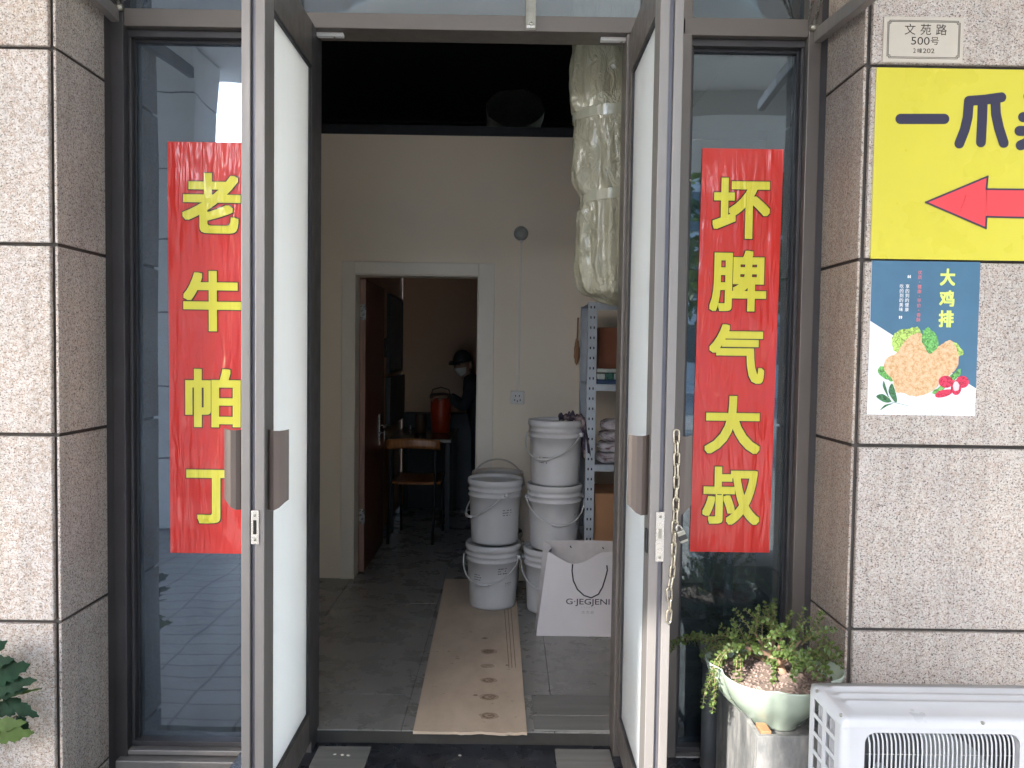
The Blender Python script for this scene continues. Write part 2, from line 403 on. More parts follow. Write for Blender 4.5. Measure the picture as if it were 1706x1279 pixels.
# ------------------------------------------------------------------ shopfront framing
A, AL, AD = M['alu'], M['alu_light'], M['alu_dark']
JL, JR = -.728, .416          # door jamb inner faces
z_gt = at(300, 58, YG).z      # side glass top
z_gb = at(320, 1226, YG).z    # side glass bottom
ZTOP = z_hb + .9
fr = thing('door_frame', ((JL+JR)/2, YF, -.06), 'bronze aluminium frame of the middle doorway with its transom window', 'door frame')
bx((-.93, YF, z_hb), (.63, YB, z_ht)).build('head_bar', A, fr, bevel=.003)
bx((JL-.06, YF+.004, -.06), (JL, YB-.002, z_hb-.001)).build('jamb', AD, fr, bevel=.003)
bx((JR, YF+.004, -.06), (JR+.06, YB-.002, z_hb-.001)).build('jamb', A, fr, bevel=.003)
g = bx((-.90, YF+.050, z_ht), (.60, YF+.058, ZTOP-.05)).build('transom_glass', M['glass_clear'], fr)
bx((-.93, YF+.002, ZTOP-.05), (.63, YB, ZTOP)).build('top_bar', A, fr, bevel=.003)
# door closer plates on the head bar underside
for (a, b_) in (((522, 60), (573, 62)), ((1000, 73), (1050, 75))):
    p0 = at(*a, YF+.05); p1 = at(*b_, YF+.05)
    m = bx((p0.x, YF+.035, z_hb-.014), (p1.x, YF+.06, z_hb-.001)).build('stop_plate', M['frosted'], fr, bevel=.002)
    MB().tube([(p0.x*.3+p1.x*.7, YF+.047, z_hb-.017), (p0.x*.3+p1.x*.7, YF+.047, z_hb-.013)], .004, 10).build('screw', M['steel_dull'], m)

def side_window(x0, x1, name, lab, gm, side):
    t = thing(name, ((x0+x1)/2, YF, GZ), lab, 'window')
    wall_x, post = (x0, x1) if side < 0 else (x1, x0)
    s_ = 1 if side < 0 else -1
    # narrow dark filler against the granite, then the frame upright
    bx((wall_x, YF+.006, GZ), (wall_x+s_*.026, YB, ZTOP)).build('filler_strip', AD, t)
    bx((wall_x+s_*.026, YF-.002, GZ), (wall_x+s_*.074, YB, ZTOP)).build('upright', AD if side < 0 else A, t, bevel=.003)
    gx = wall_x + s_*.074
    bx((gx, YF, z_hb-.004), (post-s_*.002, YB, z_ht+.004)).build('transom_bar', A, t, bevel=.003)
    # post beside the doorway: a broad box profile
    wd = .17 if side < 0 else .177
    px = post - s_*wd
    bx((post, YF+.001, GZ), (px, YB, ZTOP)).build('post', A, t, bevel=.003)
    # stepped glazing bead all round
    lo, hi = min(gx, px), max(gx, px)
    zb = z_gb
    bead = MB().box((lo, YF+.030, z_hb-.030), (hi, YB-.01, z_hb-.005)).box((lo, YF+.030, zb-.02), (hi, YB-.01, zb-.001))
    bead.box((lo, YF+.032, zb), (lo+.012, YB-.012, z_hb-.031)).box((hi-.012, YF+.032, zb), (hi, YB-.012, z_hb-.031)).build('glazing_bead', AD, t, bevel=.002)
    rb = MB().box((lo+.0125, YG-.014, zb), (lo+.020, YG-.001, z_hb-.031)).box((hi-.020, YG-.014, zb), (hi-.0125, YG-.001, z_hb-.031))
    rb.box((lo+.0205, YG-.014, z_hb-.042), (hi-.0205, YG-.001, z_hb-.0315)).build('gasket', M['rubber'], t)
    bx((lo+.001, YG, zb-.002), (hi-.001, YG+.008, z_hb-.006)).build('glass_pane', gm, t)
    bx((lo, YF, GZ+.105), (hi, YB, zb-.021)).build('bottom_bar', AL, t, bevel=.003)
    bx((lo-.03, YF-.035, GZ+.02), (hi, YB, GZ+.10)).build('sill', AL, t, bevel=.004)
    # upper light
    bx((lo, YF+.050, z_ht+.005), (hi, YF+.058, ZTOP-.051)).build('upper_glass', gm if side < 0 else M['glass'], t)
    bx((lo, YF+.002, ZTOP-.05), (hi, YB, ZTOP)).build('top_bar', A, t, bevel=.003)
    return t, lo, hi
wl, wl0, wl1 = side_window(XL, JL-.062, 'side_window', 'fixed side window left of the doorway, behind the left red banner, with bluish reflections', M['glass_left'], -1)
wr, wr0, wr1 = side_window(JR+.062, XR, 'side_window', 'fixed side window right of the doorway, behind the right red banner and the bonsai', M['glass'], 1)
# screws on the frames of the right window
for (x, y) in ((1351, 45), (1150, 300)):
    p = at(x, y, YF-.002); MB().tube([(p.x, YF-.0035, p.z), (p.x, YF-.0005, p.z)], .004, 10).build('screw', M['steel_dull'], wr)

# canopy side beams that run out from the frame
for sgn, (a, b_), lab in ((1, ((1372, 50), (1447, -8)), 'olive brown steel canopy beam running out from the frame at the top right corner'),
                     (-1, ((176, 12), (150, -14)), 'dark steel canopy beam running out from the frame at the top left corner')):
    X = XR-.020 if sgn > 0 else XL+.025
    p0 = atx(*a, X-sgn*.02); p1 = atx(*b_, X-sgn*.02)
    d = (p1-p0).normalized(); q1 = p0 + d*.46
    t = thing('canopy_beam', p0, lab, 'canopy beam')
    m = MB(); hh = .048; ww = .030
    m.add([Vector((X+s*ww/2-sgn*.02, p.y, p.z+k*hh/2)) for p in (Vector((0, YF, p0.z-(p0.y-YF)*0)), q1) for s in (-1, 1) for k in (-1, 1)],
          [(0,1,3,2), (4,6,7,5), (0,4,5,1), (2,3,7,6), (1,5,7,3), (0,2,6,4)])
    m.build('beam', M['steel_olive'] if 'steel_olive' in M else M['alu_light'], t, bevel=.003)
    r0 = Vector((X-sgn*.04, YF-.01, p0.z+.03)); 
    MB().tube([r0, r0+Vector((sgn*.004, -.30, .34))], .006, 10).build('stay_rod', M['steel'], t)
    MB().tube([r0+Vector((-sgn*.02, .0, .02)), r0+Vector((-sgn*.012, -.28, .50))], .004, 8).build('stay_rod', M['steel'], t)
    MB().tube([r0+Vector((-.012*sgn, 0, -.005)), r0+Vector((.014*sgn, 0, -.005))], .012, 12).build('pivot', M['steel_dull'], t)
# metal strip hanging over the head bar
p = at(884, 49, YF-.012); p2 = at(889, -30, YF-.012)
t = thing('window_stay', p, 'galvanised channel strip hanging over the transom above the doorway', 'bracket')
m = MB().box((p.x-.018, YF-.012, p.z), (p.x+.018, YF-.008, p2.z+.25)).box((p.x-.018, YF-.022, p.z), (p.x-.0145, YF-.0121, p2.z+.25)).box((p.x+.0145, YF-.022, p.z), (p.x+.018, YF-.0121, p2.z+.25))
m.build('channel', M['steel_dull'], t, bevel=.001)
MB().box((p.x-.017, YF-.019, p.z+.004), (p.x+.017, YF-.0125, p.z+.012)).build('end_lip', M['steel'], t)
for dz in (.02,): MB().tube([(p.x+.002, YF-.018, p.z+dz), (p.x+.002, YF-.012, p.z+dz)], .0055, 12).build('bolt', M['steel'], t)

# ------------------------------------------------------------------ the two open glass door leaves
z_lt = z_hb - .004
z_pt, z_pb = at(519, 108, 2.8).z, .127
def leaf(X, sg, name, lab):
    """X inner face, sg = direction of the thickness (outwards)"""
    T = .068; y0, y1 = 2.27, 2.852; ga, gb = 2.357, 2.800; zb = .012
    t = thing(name, (X+sg*T/2, y1, zb), lab, 'door', 'open leaves of the glass double door')
    bands = ((0, .028, A), (.038, .052, AL), (.052, T, AL))
    def bar(nm, ya, yb, za, zc, mat): return bx((X, ya, za), (X+sg*T, yb, zc)).build(nm, mat, t, bevel=.002)
    # meeting stile: two ribs with a recessed groove between, the way the extrusion looks end on
    ms = MB().box((X, y0, zb), (X+sg*.028, ga, z_lt)).box((X+sg*.042, y0-.002, zb), (X+sg*T, ga, z_lt)).box((X+sg*.029, y0+.016, zb), (X+sg*.0415, ga, z_lt))
    st = ms.build('meeting_stile', AL, t, bevel=.002)
    bx((X+sg*.030, y0+.012, zb+.01), (X+sg*.041, y0+.0155, z_lt-.01)).build('brush_seal', M['groove'], st)
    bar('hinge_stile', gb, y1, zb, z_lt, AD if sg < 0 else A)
    bar('top_rail', ga+.001, gb-.001, z_pt, z_lt, A); bar('bottom_rail', ga+.001, gb-.001, zb, z_pb, A)
    gk = MB()
    for (a, b_) in (((ga+.0015, z_pb+.001), (ga+.007, z_pt-.001)), ((gb-.012, z_pb+.001), (gb-.0015, z_pt-.001)), ((ga+.008, z_pt-.012), (gb-.013, z_pt-.001)), ((ga+.008, z_pb+.001), (gb-.013, z_pb+.008))):
        gk.box((X+sg*.002, a[0], a[1]), (X+sg*(T-.002), b_[0], b_[1]))
    gk.build('gasket', M['rubber'], t)
    bx((X+sg*.010, ga+.007, z_pb+.008), (X+sg*.022, gb-.012, z_pt-.012)).build('frosted_panel', M['frosted'], t)
    bx((X+sg*.046, ga+.007, z_pb+.008), (X+sg*.052, gb-.012, z_pt-.012)).build('outer_pane', M['pane_clear'], t)
    # curved pull plates on both faces
    zt, zbm = (at(462, 716, 2.28).z, at(462, 851, 2.28).z)
    for s2, x0 in ((-sg, X), (sg, X+sg*T)):
        m = MB(); prof = [(0, .012), (.010, .002), (.022, -.004), (.038, -.003), (.052, .004), (.062, .012)]; pr = []
        for (d, y) in prof: pr.append((x0+s2*(d+.0005), y0+.02+y))
        n_ = len(pr); vs = []
        for k, (x, y) in enumerate(pr):
            lowcut = .022 if k >= 4 else (.008 if k == 3 else 0)
            if k == n_-1: lowcut = .03
            for (yy) in (0, .004): vs += [(x, y+yy, zbm+lowcut), (x, y+yy, zt-.004*math.sin(k/(n_-1)*math.pi))]
        fs = []
        for k in range(n_-1):
            a = 4*k; b_ = 4*(k+1)
            fs += [(a, a+1, b_+1, b_), (a+2, b_+2, b_+3, a+3), (a+1, a+3, b_+3, b_+1), (a, b_, b_+2, a+2)]
        fs += [(0, 2, 3, 1), (4*n_-4, 4*n_-3, 4*n_-1, 4*n_-2)]
        m.add(vs, fs, False); m.build('pull_handle', M['alu_handle'], t)
    return t, T, y0
lfL, T, y0 = leaf(-.720, -1, 'glass_door', 'left open door leaf with frosted white panel, keyhole strike plate and pulls on both faces')
lfR, _, _ = leaf(.4255, 1, 'glass_door', 'right open door leaf with frosted white panel, hung with the padlocked chain')
# strike plate with slot (left), lock faceplate (right)
def plate(parent, x0, x1, z1, z0, slot):
    yf = y0-.005
    pl = bx((x0, yf, z0), (x1, yf+.0029, z1)).build('strike_plate' if slot else 'lock_plate', M['steel'], parent, bevel=.0008)
    xc = (x0+x1)/2
    for z in (z1-.014, z0+.014): MB().tube([(xc, yf-.001, z), (xc, yf+.001, z)], .0042, 12).build('screw', M['steel_dull'], pl)
    if slot: bx((xc-.005, yf-.0006, z0+.03), (xc+.005, yf+.001, z1-.028)).build('slot', M['dark_hole'], pl, bevel=.0002)
    else: bx((xc-.005, yf-.0006, (z0+z1)/2-.005), (xc+.005, yf+.001, (z0+z1)/2+.025)).build('bolt_end', M['steel_dull'], pl, bevel=.002)
pa, pb_ = at(419, 850, y0), at(432, 906, y0); plate(lfL, pa.x, pb_.x, pa.z, pb_.z, True)
pa, pb_ = at(1093, 852, y0), at(1105, 935, y0); plate(lfR, pa.x, pb_.x, pa.z, pb_.z, False)
zk = at(1076, 903, y0).z
bx((.4245-.006, y0+.012, zk-.036), (.4249, y0+.036, zk+.036)).build('lock_cylinder', M['black'], lfR, bevel=.002)

# ------------------------------------------------------------------ red banners on the side windows
def banner(xc_top, z1, z0, wd, lean, chars, lab):
    Yb = YG-.004
    t = thing('red_banner', (xc_top, Yb, z0), lab, 'banner', 'red couplet banners')
    H = z1-z0
    def wave(x, z):
        k = .5+.5*math.sin((z-z0)/H*math.pi*3+1)
        return -.0016*k*(1+mnoise.noise(Vector((x*40, z*3.5, 3.7))))
    def xz(u, v): return (xc_top + lean*(1-v) + (u-.5)*wd, z0 + v*H)
    m = MB(); m.grid(lambda u, v: Vector((xz(u, v)[0], Yb + wave(*xz(u, v)), xz(u, v)[1])), 40, 150); m.build('sheet', M['red'], t)
    # pale paper edge down the right side and the sharp lower hem
    for (ch, xa, za, xb, zb_) in chars:
        me = bold_mesh(ch, .028); me2 = bold_mesh(ch, .043); b = bbox(me); sx = (xb-xa)/(b[1]-b[0]); sz = (zb_-za)/(b[3]-b[2])
        for mm, mat, lift, nm in ((me, M['char_yellow'], .0034, 'character'), (me2, M['char_edge'], .0026, 'character_outline')):
            vs = []
            for v in mm.vertices:
                x = xa + (v.co.x-b[0])*sx; z = za + (v.co.y-b[2])*sz
                vs.append((x, Yb + wave(x, z) - lift - .00001*v.co.z, z))
            MB().add(vs, [tuple(p.vertices) for p in mm.polygons]).build(nm, mat, t)
    return t
def rc(ch, x0, y0, x1, y1, Y=YG-.006):
    a = at(x0, y1, Y); b = at(x1, y0, Y); return (ch, a.x, a.z, b.x, b.z)
a, b_, c_, d_ = at(1170, 247, YG), at(1305, 248, YG), at(1148, 918, YG), at(1281, 921, YG)
banner((a.x+b_.x)/2, a.z, c_.z, b_.x-a.x, (c_.x+d_.x)/2-(a.x+b_.x)/2,
       [rc('坏', 1186, 297, 1284, 397), rc('脾', 1181, 418, 1278, 518), rc('气', 1180, 541, 1275, 638), rc('大', 1173, 660, 1268, 755), rc('叔', 1169, 778, 1267, 873)],
       'red banner with five yellow characters on the right side window above the bonsai')
a, c_ = at(280, 236, YG), at(285, 920, YG)
banner(a.x+.155, a.z, c_.z, .31, c_.x-a.x,
       [rc('老', 304, 289, 401, 388), rc('牛', 306, 452, 402, 551), rc('帕', 309, 615, 401, 711), rc('丁', 311, 783, 404, 871)],
       'red banner with four yellow characters on the left side window, partly behind the door leaf')

# ------------------------------------------------------------------ flat things on the right wall
M['plate'] = plain('stone_plate', (.52,.48,.42), .45, var=.04); M['ink'] = plain('dark_ink', (.045,.04,.035), .6, var=.05)
M['yellow'] = plain('yellow_vinyl', (.60,.55,.055), .30, var=.03, coat=.25, scale=2)
M['navy'] = plain('navy_print', (.030,.028,.065), .4, var=.05); M['arrow'] = plain('arrow_red', (.72,.06,.075), .35, var=.04)
EX = Vector((1,0,0)); EZ = Vector((0,0,1)); OUT = Vector((0,-1,0))
p0, p1 = at(1469, 104, YC), at(1605, 30, YC)
y = YC-.006
hp = thing('address_plate', ((p0.x+p1.x)/2, y, p0.z), 'small beige house number plate engraved with a double border above the yellow sign', 'sign')
bx((p0.x, y, p0.z), (p1.x, YC-.0005, p1.z)).build('plate', M['plate'], hp, bevel=.0015)
W, H = p1.x-p0.x, p1.z-p0.z
def border(inset, notch, r=.00065):
    x0, x1, z0, z1 = p0.x+inset, p1.x-inset, p0.z+inset, p1.z-inset; q = notch
    pts = [(x0+q, z0), (x1-q, z0), (x1-q, z0+q), (x1, z0+q), (x1, z1-q), (x1-q, z1-q), (x1-q, z1), (x0+q, z1), (x0+q, z1-q), (x0, z1-q), (x0, z0+q), (x0+q, z0+q)]
    m = MB()
    for k in range(12):
        a, b = pts[k], pts[(k+1) % 12]
        m.box((min(a[0], b[0])-r, y-.0010-.0001*(k % 2), min(a[1], b[1])-r), (max(a[0], b[0])+r, y-.0002, max(a[1], b[1])+r))
    m.build('border_line', M['ink'], hp)
border(.013, .006); border(.017, .006)
def platetext(txt, u0, v0, u1, v1, bold=0):
    text_on('lettering', txt, M['ink'], hp, (p0.x+W*u0, y-.0004, p0.z+H*v0), EX, EZ, W*(u1-u0), H*(v1-v0), bold, lift=OUT)
platetext('文', .260, .60, .395, .84); platetext('苑', .455, .60, .590, .84); platetext('路', .650, .60, .785, .84)
platetext('500', .345, .385, .575, .555); platetext('号', .588, .385, .690, .555)
platetext('2', .375, .205, .405, .305); platetext('幢', .425, .205, .485, .31); platetext('202', .495, .205, .64, .305)

# yellow direction sign (runs on past the right edge of the picture)
a0 = at(1449, 431, YC); a1 = at(1457, 113, YC)
y = YC-.007
ys = thing('yellow_sign', (a0.x+.35, y, a0.z), 'big yellow sign with navy characters and a red arrow pointing left to the doorway', 'sign')
ZT, ZB_ = a1.z, a0.z
bx((a0.x, y, ZB_), (a0.x+.78, YC-.0005, ZT)).build('board', M['yellow'], ys, bevel=.001)
def sp(px, py): q = at(px, py, y); return Vector((q.x, 0, q.z))
def stroke(pts, r, mat, name, lift):
    """flat rounded pen stroke lying on the sign"""
    P = [sp(*p) for p in pts]; m = MB(); n_ = 10
    def disc(c, k):
        vs = [c + Vector((math.cos(2*math.pi*i/20)*r, 0, math.sin(2*math.pi*i/20)*r)) for i in range(20)]
        m.add([Vector((v.x, y-lift-.00002*k, v.z)) for v in vs], [tuple(range(20))])
    for k, p in enumerate(P): disc(p, k)
    for k in range(len(P)-1):
        d = (P[k+1]-P[k]).normalized(); q = Vector((-d.z, 0, d.x))*r
        m.add([Vector((v.x, y-lift-.00002*(k+.5), v.z)) for v in (P[k]-q, P[k+1]-q, P[k+1]+q, P[k]+q)], [(0,1,2,3)])
    return m
def glyph(name, strokes, rpx=8.2):
    m = MB()
    for j, s_ in enumerate(strokes):
        k = stroke(s_, rpx*YC/FPX, None, '', .0008+.00004*j); m.add(k.v, k.f)
    m.build(name, M['navy'], ys)
glyph('character', [[(1500, 198), (1573, 198)]], 8.4)
glyph('character', [[(1614, 168), (1640, 166), (1668, 162)], [(1614, 168), (1612, 195), (1607, 216), (1598, 239)], [(1637, 168), (1636, 200), (1634, 237)], [(1658, 165), (1659, 190), (1664, 213), (1672, 238)]], 8.2)
glyph('character', [[(1713, 160), (1722, 176)], [(1770, 158), (1758, 176)], [(1704, 195), (1776, 195)], [(1740, 195), (1740, 214)], [(1698, 218), (1786, 218)], [(1738, 218), (1722, 232), (1700, 242)], [(1742, 218), (1758, 232), (1782, 244)]], 8.2)
ar = [(1542, 337), (1645, 294), (1643, 315), (1850, 317), (1850, 366), (1643, 361), (1642, 380)]
def flat(pts, lift, mat, name, par, yy=None):
    yy = y if yy is None else yy
    P = [at(px, py, yy) for px, py in pts]; return MB().add([(q.x, yy-lift, q.z) for q in P], [tuple(range(len(P)))]).build(name, mat, par)
c0 = Vector((1690, 338))
def flatpoly(pts): return pts
m = MB(); P = [at(px, py, y) for px, py in ar]
m.add([(q.x, y-.0014, q.z) for q in P], [(0,6,1), (5,4,3,2)]); m.build('arrow', M['arrow'], ys)
m = MB()
for k in range(len(P)):
    a, b = P[k], P[(k+1) % len(P)]; a = Vector((a.x, 0, a.z)); b = Vector((b.x, 0, b.z)); r_ = .0030; d = (b-a).normalized(); q = Vector((-d.z, 0, d.x))*r_
    m.add([(v.x, y-.0018-.00003*k, v.z) for v in (a-q-d*r_, b-q+d*r_, b+q+d*r_, a+q-d*r_)], [(0,1,2,3)])
m.build('arrow_outline', M['navy'], ys)
a, b = at(1607, 332, y), at(1601, 351, y)

m = MB(); cr_ = [(1609, 325), (1606, 334), (1602, 344), (1600, 352)]
for a_, b2 in zip(cr_[:-1], cr_[1:]):
    a_ = at(*a_, y); b2 = at(*b2, y); m.tube([(a_.x, y-.0018, a_.z), (b2.x, y-.0018, b2.z)], .0011, 6)
m.build('crease', M['arrow'], ys)
# food poster
y = YC-.0035
q0, q1 = at(1444, 690, YC), at(1452, 434, YC); q2, q3 = at(1631, 436, YC), at(1623, 691, YC)
po = thing('food_poster', ((q0.x+q3.x)/2, y, q0.z), 'blue and white food poster with a breaded chicken cutlet, under the yellow sign', 'poster')
PX0, PX1, PZ0, PZ1 = q0.x, q3.x, q0.z, q1.z
shx = q1.x-q0.x
def pp(u, v, lift=0):    # u from left, v from top, 0..1
    return Vector((PX0 + (PX1-PX0)*u + shx*(1-v), y-lift, PZ1 + (PZ0-PZ1)*v))
M['poster_white'] = plain('poster_white', (.74,.78,.86), .35, var=.03, coat=.2); M['poster_blue'] = plain('poster_blue', (.06,.15,.25), .35, var=.12, scale=5, coat=.2)
M['lime'] = plain('lime_print', (.62,.75,.18), .4); M['pink'] = plain('pink_print', (.65,.22,.26), .4); M['print_white'] = plain('print_white', (.8,.82,.85), .4)
MB().prism([pp(0,1), pp(1,1), pp(1,0), pp(0,0)], (0, .003, 0)).build('sheet', M['poster_white'], po)
MB().add([pp(0,0,.0006), pp(0,.39,.0006), pp(1,.82,.0006), pp(1,0,.0006)], [(0,1,2,3)]).build('blue_field', M['poster_blue'], po)
def ptxt(txt, u0, v0, u1, v1, mat, bold=0, L=.0012):
    o = pp(u0, v1, L); wd = (PX1-PX0)*(u1-u0); ht = (PZ1-PZ0)*(v1-v0)
    text_on('lettering', txt, M[mat], po, o, EX, EZ, wd, ht, bold, lift=OUT)
ptxt('大', .63, .045, .77, .155, 'lime', .035); ptxt('鸡', .63, .185, .77, .29, 'lime', .03); ptxt('排', .63, .315, .77, .425, 'lime', .035)
for k, ch in enumerate('优质·健康·平价·香酥'):
    v = .06+k*.0305
    if ch == '·': ptxt('·', .44, v+.010, .447, v+.016, 'pink')
    else: ptxt(ch, .425, v, .462, v+.026, 'pink', .008)
for k, ch in enumerate('享的到的健康'): ptxt(ch, .315, .150+k*.030, .350, .176+k*.030, 'print_white', .006)
for k, ch in enumerate('吃的到的美味'): ptxt(ch, .262, .150+k*.030, .297, .176+k*.030, 'print_white', .006)
for (u, v) in ((.330, .09), (.262, .355)):
    ptxt('“' if u > .3 else '”', u, v, u+.03, v+.02, 'print_white', .02)
def crumb():
    n = NT('breaded_print'); co = n.coord('World'); f = n.voro(co, 150); f2 = n.noise(co, 70, 4)
    c = n.ramp(f, [(.1, (.72,.50,.30)), (.6, (.52,.30,.14))]); c = n.mix(n.ramp(f2, [(.4, 0), (.65, 1)]), c, (.74,.50,.33))
    n.set(Base_Color=c, Roughness=.4); return n.m
def lettuce(name, col):
    n = NT(name); co = n.coord('World'); f = n.noise(co, 90, 4, .6, 1.5)
    n.set(Base_Color=n.ramp(f, [(.35, tuple(x*.35 for x in col)), (.5, col), (.66, tuple(min(1, x*1.7) for x in col))]), Roughness=.4); return n.m
M['crumb'] = crumb(); M['lettuce'] = lettuce('lettuce_print', (.13,.36,.10)); M['lettuce_pale'] = lettuce('pale_lettuce_print', (.34,.50,.12))
M['tomato'] = lettuce('tomato_print', (.55,.03,.08)); M['olive'] = lettuce('olive_leaf_print', (.05,.16,.07)); M['tomato_in'] = plain('tomato_core_print', (.85,.55,.6), .4)
def blobp(name, mat, pts, lift, jit=.006, sub=5, seed=0):
    rnd = random.Random(seed); out = []; n_ = len(pts)
    for k in range(n_):          # Catmull-Rom closed outline with frilly jitter
        P0, P1, P2, P3 = [Vector(pts[(k+i-1) % n_]) for i in range(4)]
        for j in range(sub):
            t = j/sub; c = .5*((2*P1) + (P2-P0)*t + (2*P0-5*P1+4*P2-P3)*t*t + (3*P1-P0-3*P2+P3)*t**3)
            out.append(c + Vector((rnd.uniform(-jit, jit), rnd.uniform(-jit, jit))))
    cu = sum(out, Vector((0,0)))/len(out)
    # poster units from the zoomed crop: x 65..955, y 20..1235
    tr = lambda c: pp((c.x), (c.y), lift)
    me = MB().add([tr(c) for c in out], [tuple(range(len(out)))])
    return me.build(name, mat, po)
def Z(x, y_):      # crop pixels -> poster u, v
    v = (y_-20)/1213; left = 108-(43*v); right = 957-(40*v); return ((x-left)/(right-left), v)
def zs(l): return [Z(*p) for p in l]
blobp('lettuce_leaf', M['lettuce_pale'], zs([(275,720),(270,610),(330,560),(390,555),(470,540),(480,620),(400,760)]), .0010, .006, 5, 1)
blobp('lettuce_leaf', M['lettuce'], zs([(500,580),(545,540),(610,600),(630,670),(600,740),(520,750),(480,660)]), .0011, .007, 5, 2)
blobp('lettuce_leaf', M['lettuce'], zs([(150,890),(180,850),(260,880),(270,960),(200,950)]), .0010, .006, 5, 3)
blobp('lettuce_leaf', M['lettuce_pale'], zs([(730,650),(780,670),(825,730),(800,760),(750,740)]), .0010, .005, 5, 4)
blobp('lettuce_leaf', M['lettuce'], zs([(560,1060),(640,1000),(780,870),(800,900),(700,1000),(640,1060)]), .0010, .006, 5, 5)
blobp('chicken_cutlet', M['crumb'], zs([(200,880),(215,790),(300,740),(360,650),(420,600),(490,590),(500,660),(560,745),(640,680),(720,638),(775,720),(785,820),(730,900),(650,960),(600,1020),(520,1070),(430,1085),(340,1060),(290,1050),(262,950)]), .0016, .004, 6, 6)
for k, (cx, cy, rx, ry) in enumerate(((685,965,58,48), (815,965,52,48))):
    blobp('tomato', M['tomato'], zs([(cx+rx*math.cos(a), cy+ry*math.sin(a)) for a in [i*math.pi/5 for i in range(10)]]), .0020+.0002*k, 0, 3, 7)
blobp('tomato_slice', M['tomato'], zs([(600,1070),(640,1035),(730,1025),(735,1050),(690,1080),(620,1092)]), .0026, 0, 4, 8)
blobp('tomato_slice', M['tomato'], zs([(765+42*math.cos(a), 1010+60*math.sin(a)) for a in [i*math.pi/5 for i in range(10)]]), .0028, 0, 3, 9)
blobp('tomato_core', M['tomato_in'], zs([(765+25*math.cos(a), 1000+38*math.sin(a)) for a in [i*math.pi/5 for i in range(10)]]), .0031, .004, 3, 9)
blobp('olive_leaf', M['olive'], zs([(135,1090),(190,1070),(255,1125),(200,1135)]), .0010, 0, 5, 1)
blobp('olive_leaf', M['olive'], zs([(232,1050),(262,985),(300,1110),(280,1130)]), .0021, 0, 5, 1)
blobp('olive_leaf', M['olive'], zs([(188,1010),(198,968),(232,1085),(222,1080)]), .0012, 0, 5, 1)
blobp('olive_leaf', M['olive'], zs([(165,1200),(205,1155),(270,1143),(220,1165)]), .0010, 0, 5, 1)
m = MB()
def thin(pts, r=.0007):
    for a, b in zip(pts[:-1], pts[1:]):
        a = pp(*Z(*a), .0013); b = pp(*Z(*b), .0013); d = (b-a).normalized(); q = Vector((-d.z, 0, d.x))*r; m.add([a-q, b-q, b+q, a+q], [(0,1,2,3)])
thin([(232,1085),(250,1130),(300,1140),(388,1160)]); m.build('twig', M['olive'], po)

# ------------------------------------------------------------------ chain and padlock on the right leaf
px_pts = [(1127, 718), (1127.5, 760), (1127, 805), (1126, 850), (1124, 882), (1123, 905), (1122, 930), (1120, 955), (1115, 985), (1116, 1005), (1114, 1036)]
Ych = 2.262
P = [at(x, y_, Ych) for x, y_ in px_pts]
ch = thing('chain', P[0], 'long linked steel chain hanging beside the right door leaf', 'chain')
L_ = sum((b-a).length for a, b in zip(P[:-1], P[1:])); n_l = 17; pitch = L_/n_l
def along(s_):
    for a, b in zip(P[:-1], P[1:]):
        l = (b-a).length
        if s_ <= l: return a + (b-a)*(s_/l), (b-a).normalized()
        s_ -= l
    return P[-1], (P[-1]-P[-2]).normalized()
rnd = random.Random(3)
for k in range(n_l):
    c, d = along((k+.5)*pitch); ang = (k % 2)*math.pi/2 + rnd.uniform(-.3, .3) + .3
    side = Vector((math.cos(ang), math.sin(ang), 0)); side = (side - d*side.dot(d)).normalized()
    hl, r = pitch*.5+.0045, .0080; pts = []
    for j in range(9): a = math.pi*j/8; pts.append(c + d*(-(hl-r) - r*math.sin(a)) + side*(r*math.cos(a)))
    for j in range(9): a = math.pi*j/8; pts.append(c + d*((hl-r) + r*math.sin(a)) - side*(r*math.cos(a)))
    MB().tube(pts, .0026, 8, closed=True).build('chain_link', M['chain'], ch)
c = at(1126, 868, Ych-.008)
e = at(1136, 893, Ych-.012)
pk = thing('padlock', e, 'small square steel padlock dangling from the chain', 'padlock')
ax = (e-c); ax.y = 0; ax.normalize(); sd = Vector((ax.z, 0, -ax.x))*-1
m = MB(); o = e
vs = [o + ax*a*.018 + sd*b*.012 + Vector((0, c_*.009, 0)) for a in (-1, 1) for b in (-1, 1) for c_ in (-1, 1)]
m.add(vs, [(0,1,3,2), (4,6,7,5), (0,4,5,1), (2,3,7,6), (1,5,7,3), (0,2,6,4)]); m.build('body', M['steel_dull'], pk, bevel=.0025)
m = MB(); vs = [o + ax*(a*.0188) + sd*b*.0122 + Vector((0, c_*.0096, 0)) for a in (-.25, .55) for b in (-1, 1) for c_ in (-1, 1)]
m.add(vs, [(0,1,3,2), (4,6,7,5), (0,4,5,1), (2,3,7,6), (1,5,7,3), (0,2,6,4)]); m.build('band', M['black'], pk)
pts = [o - ax*.018 + sd*.008*math.cos(a) - ax*(.012*math.sin(a)+.004) for a in [math.pi*i/8 for i in range(9)]]
pts = [o-ax*.016+sd*.008] + pts + [o-ax*.016-sd*.008]
MB().tube(pts, .0022, 8).build('shackle', M['steel'], pk)

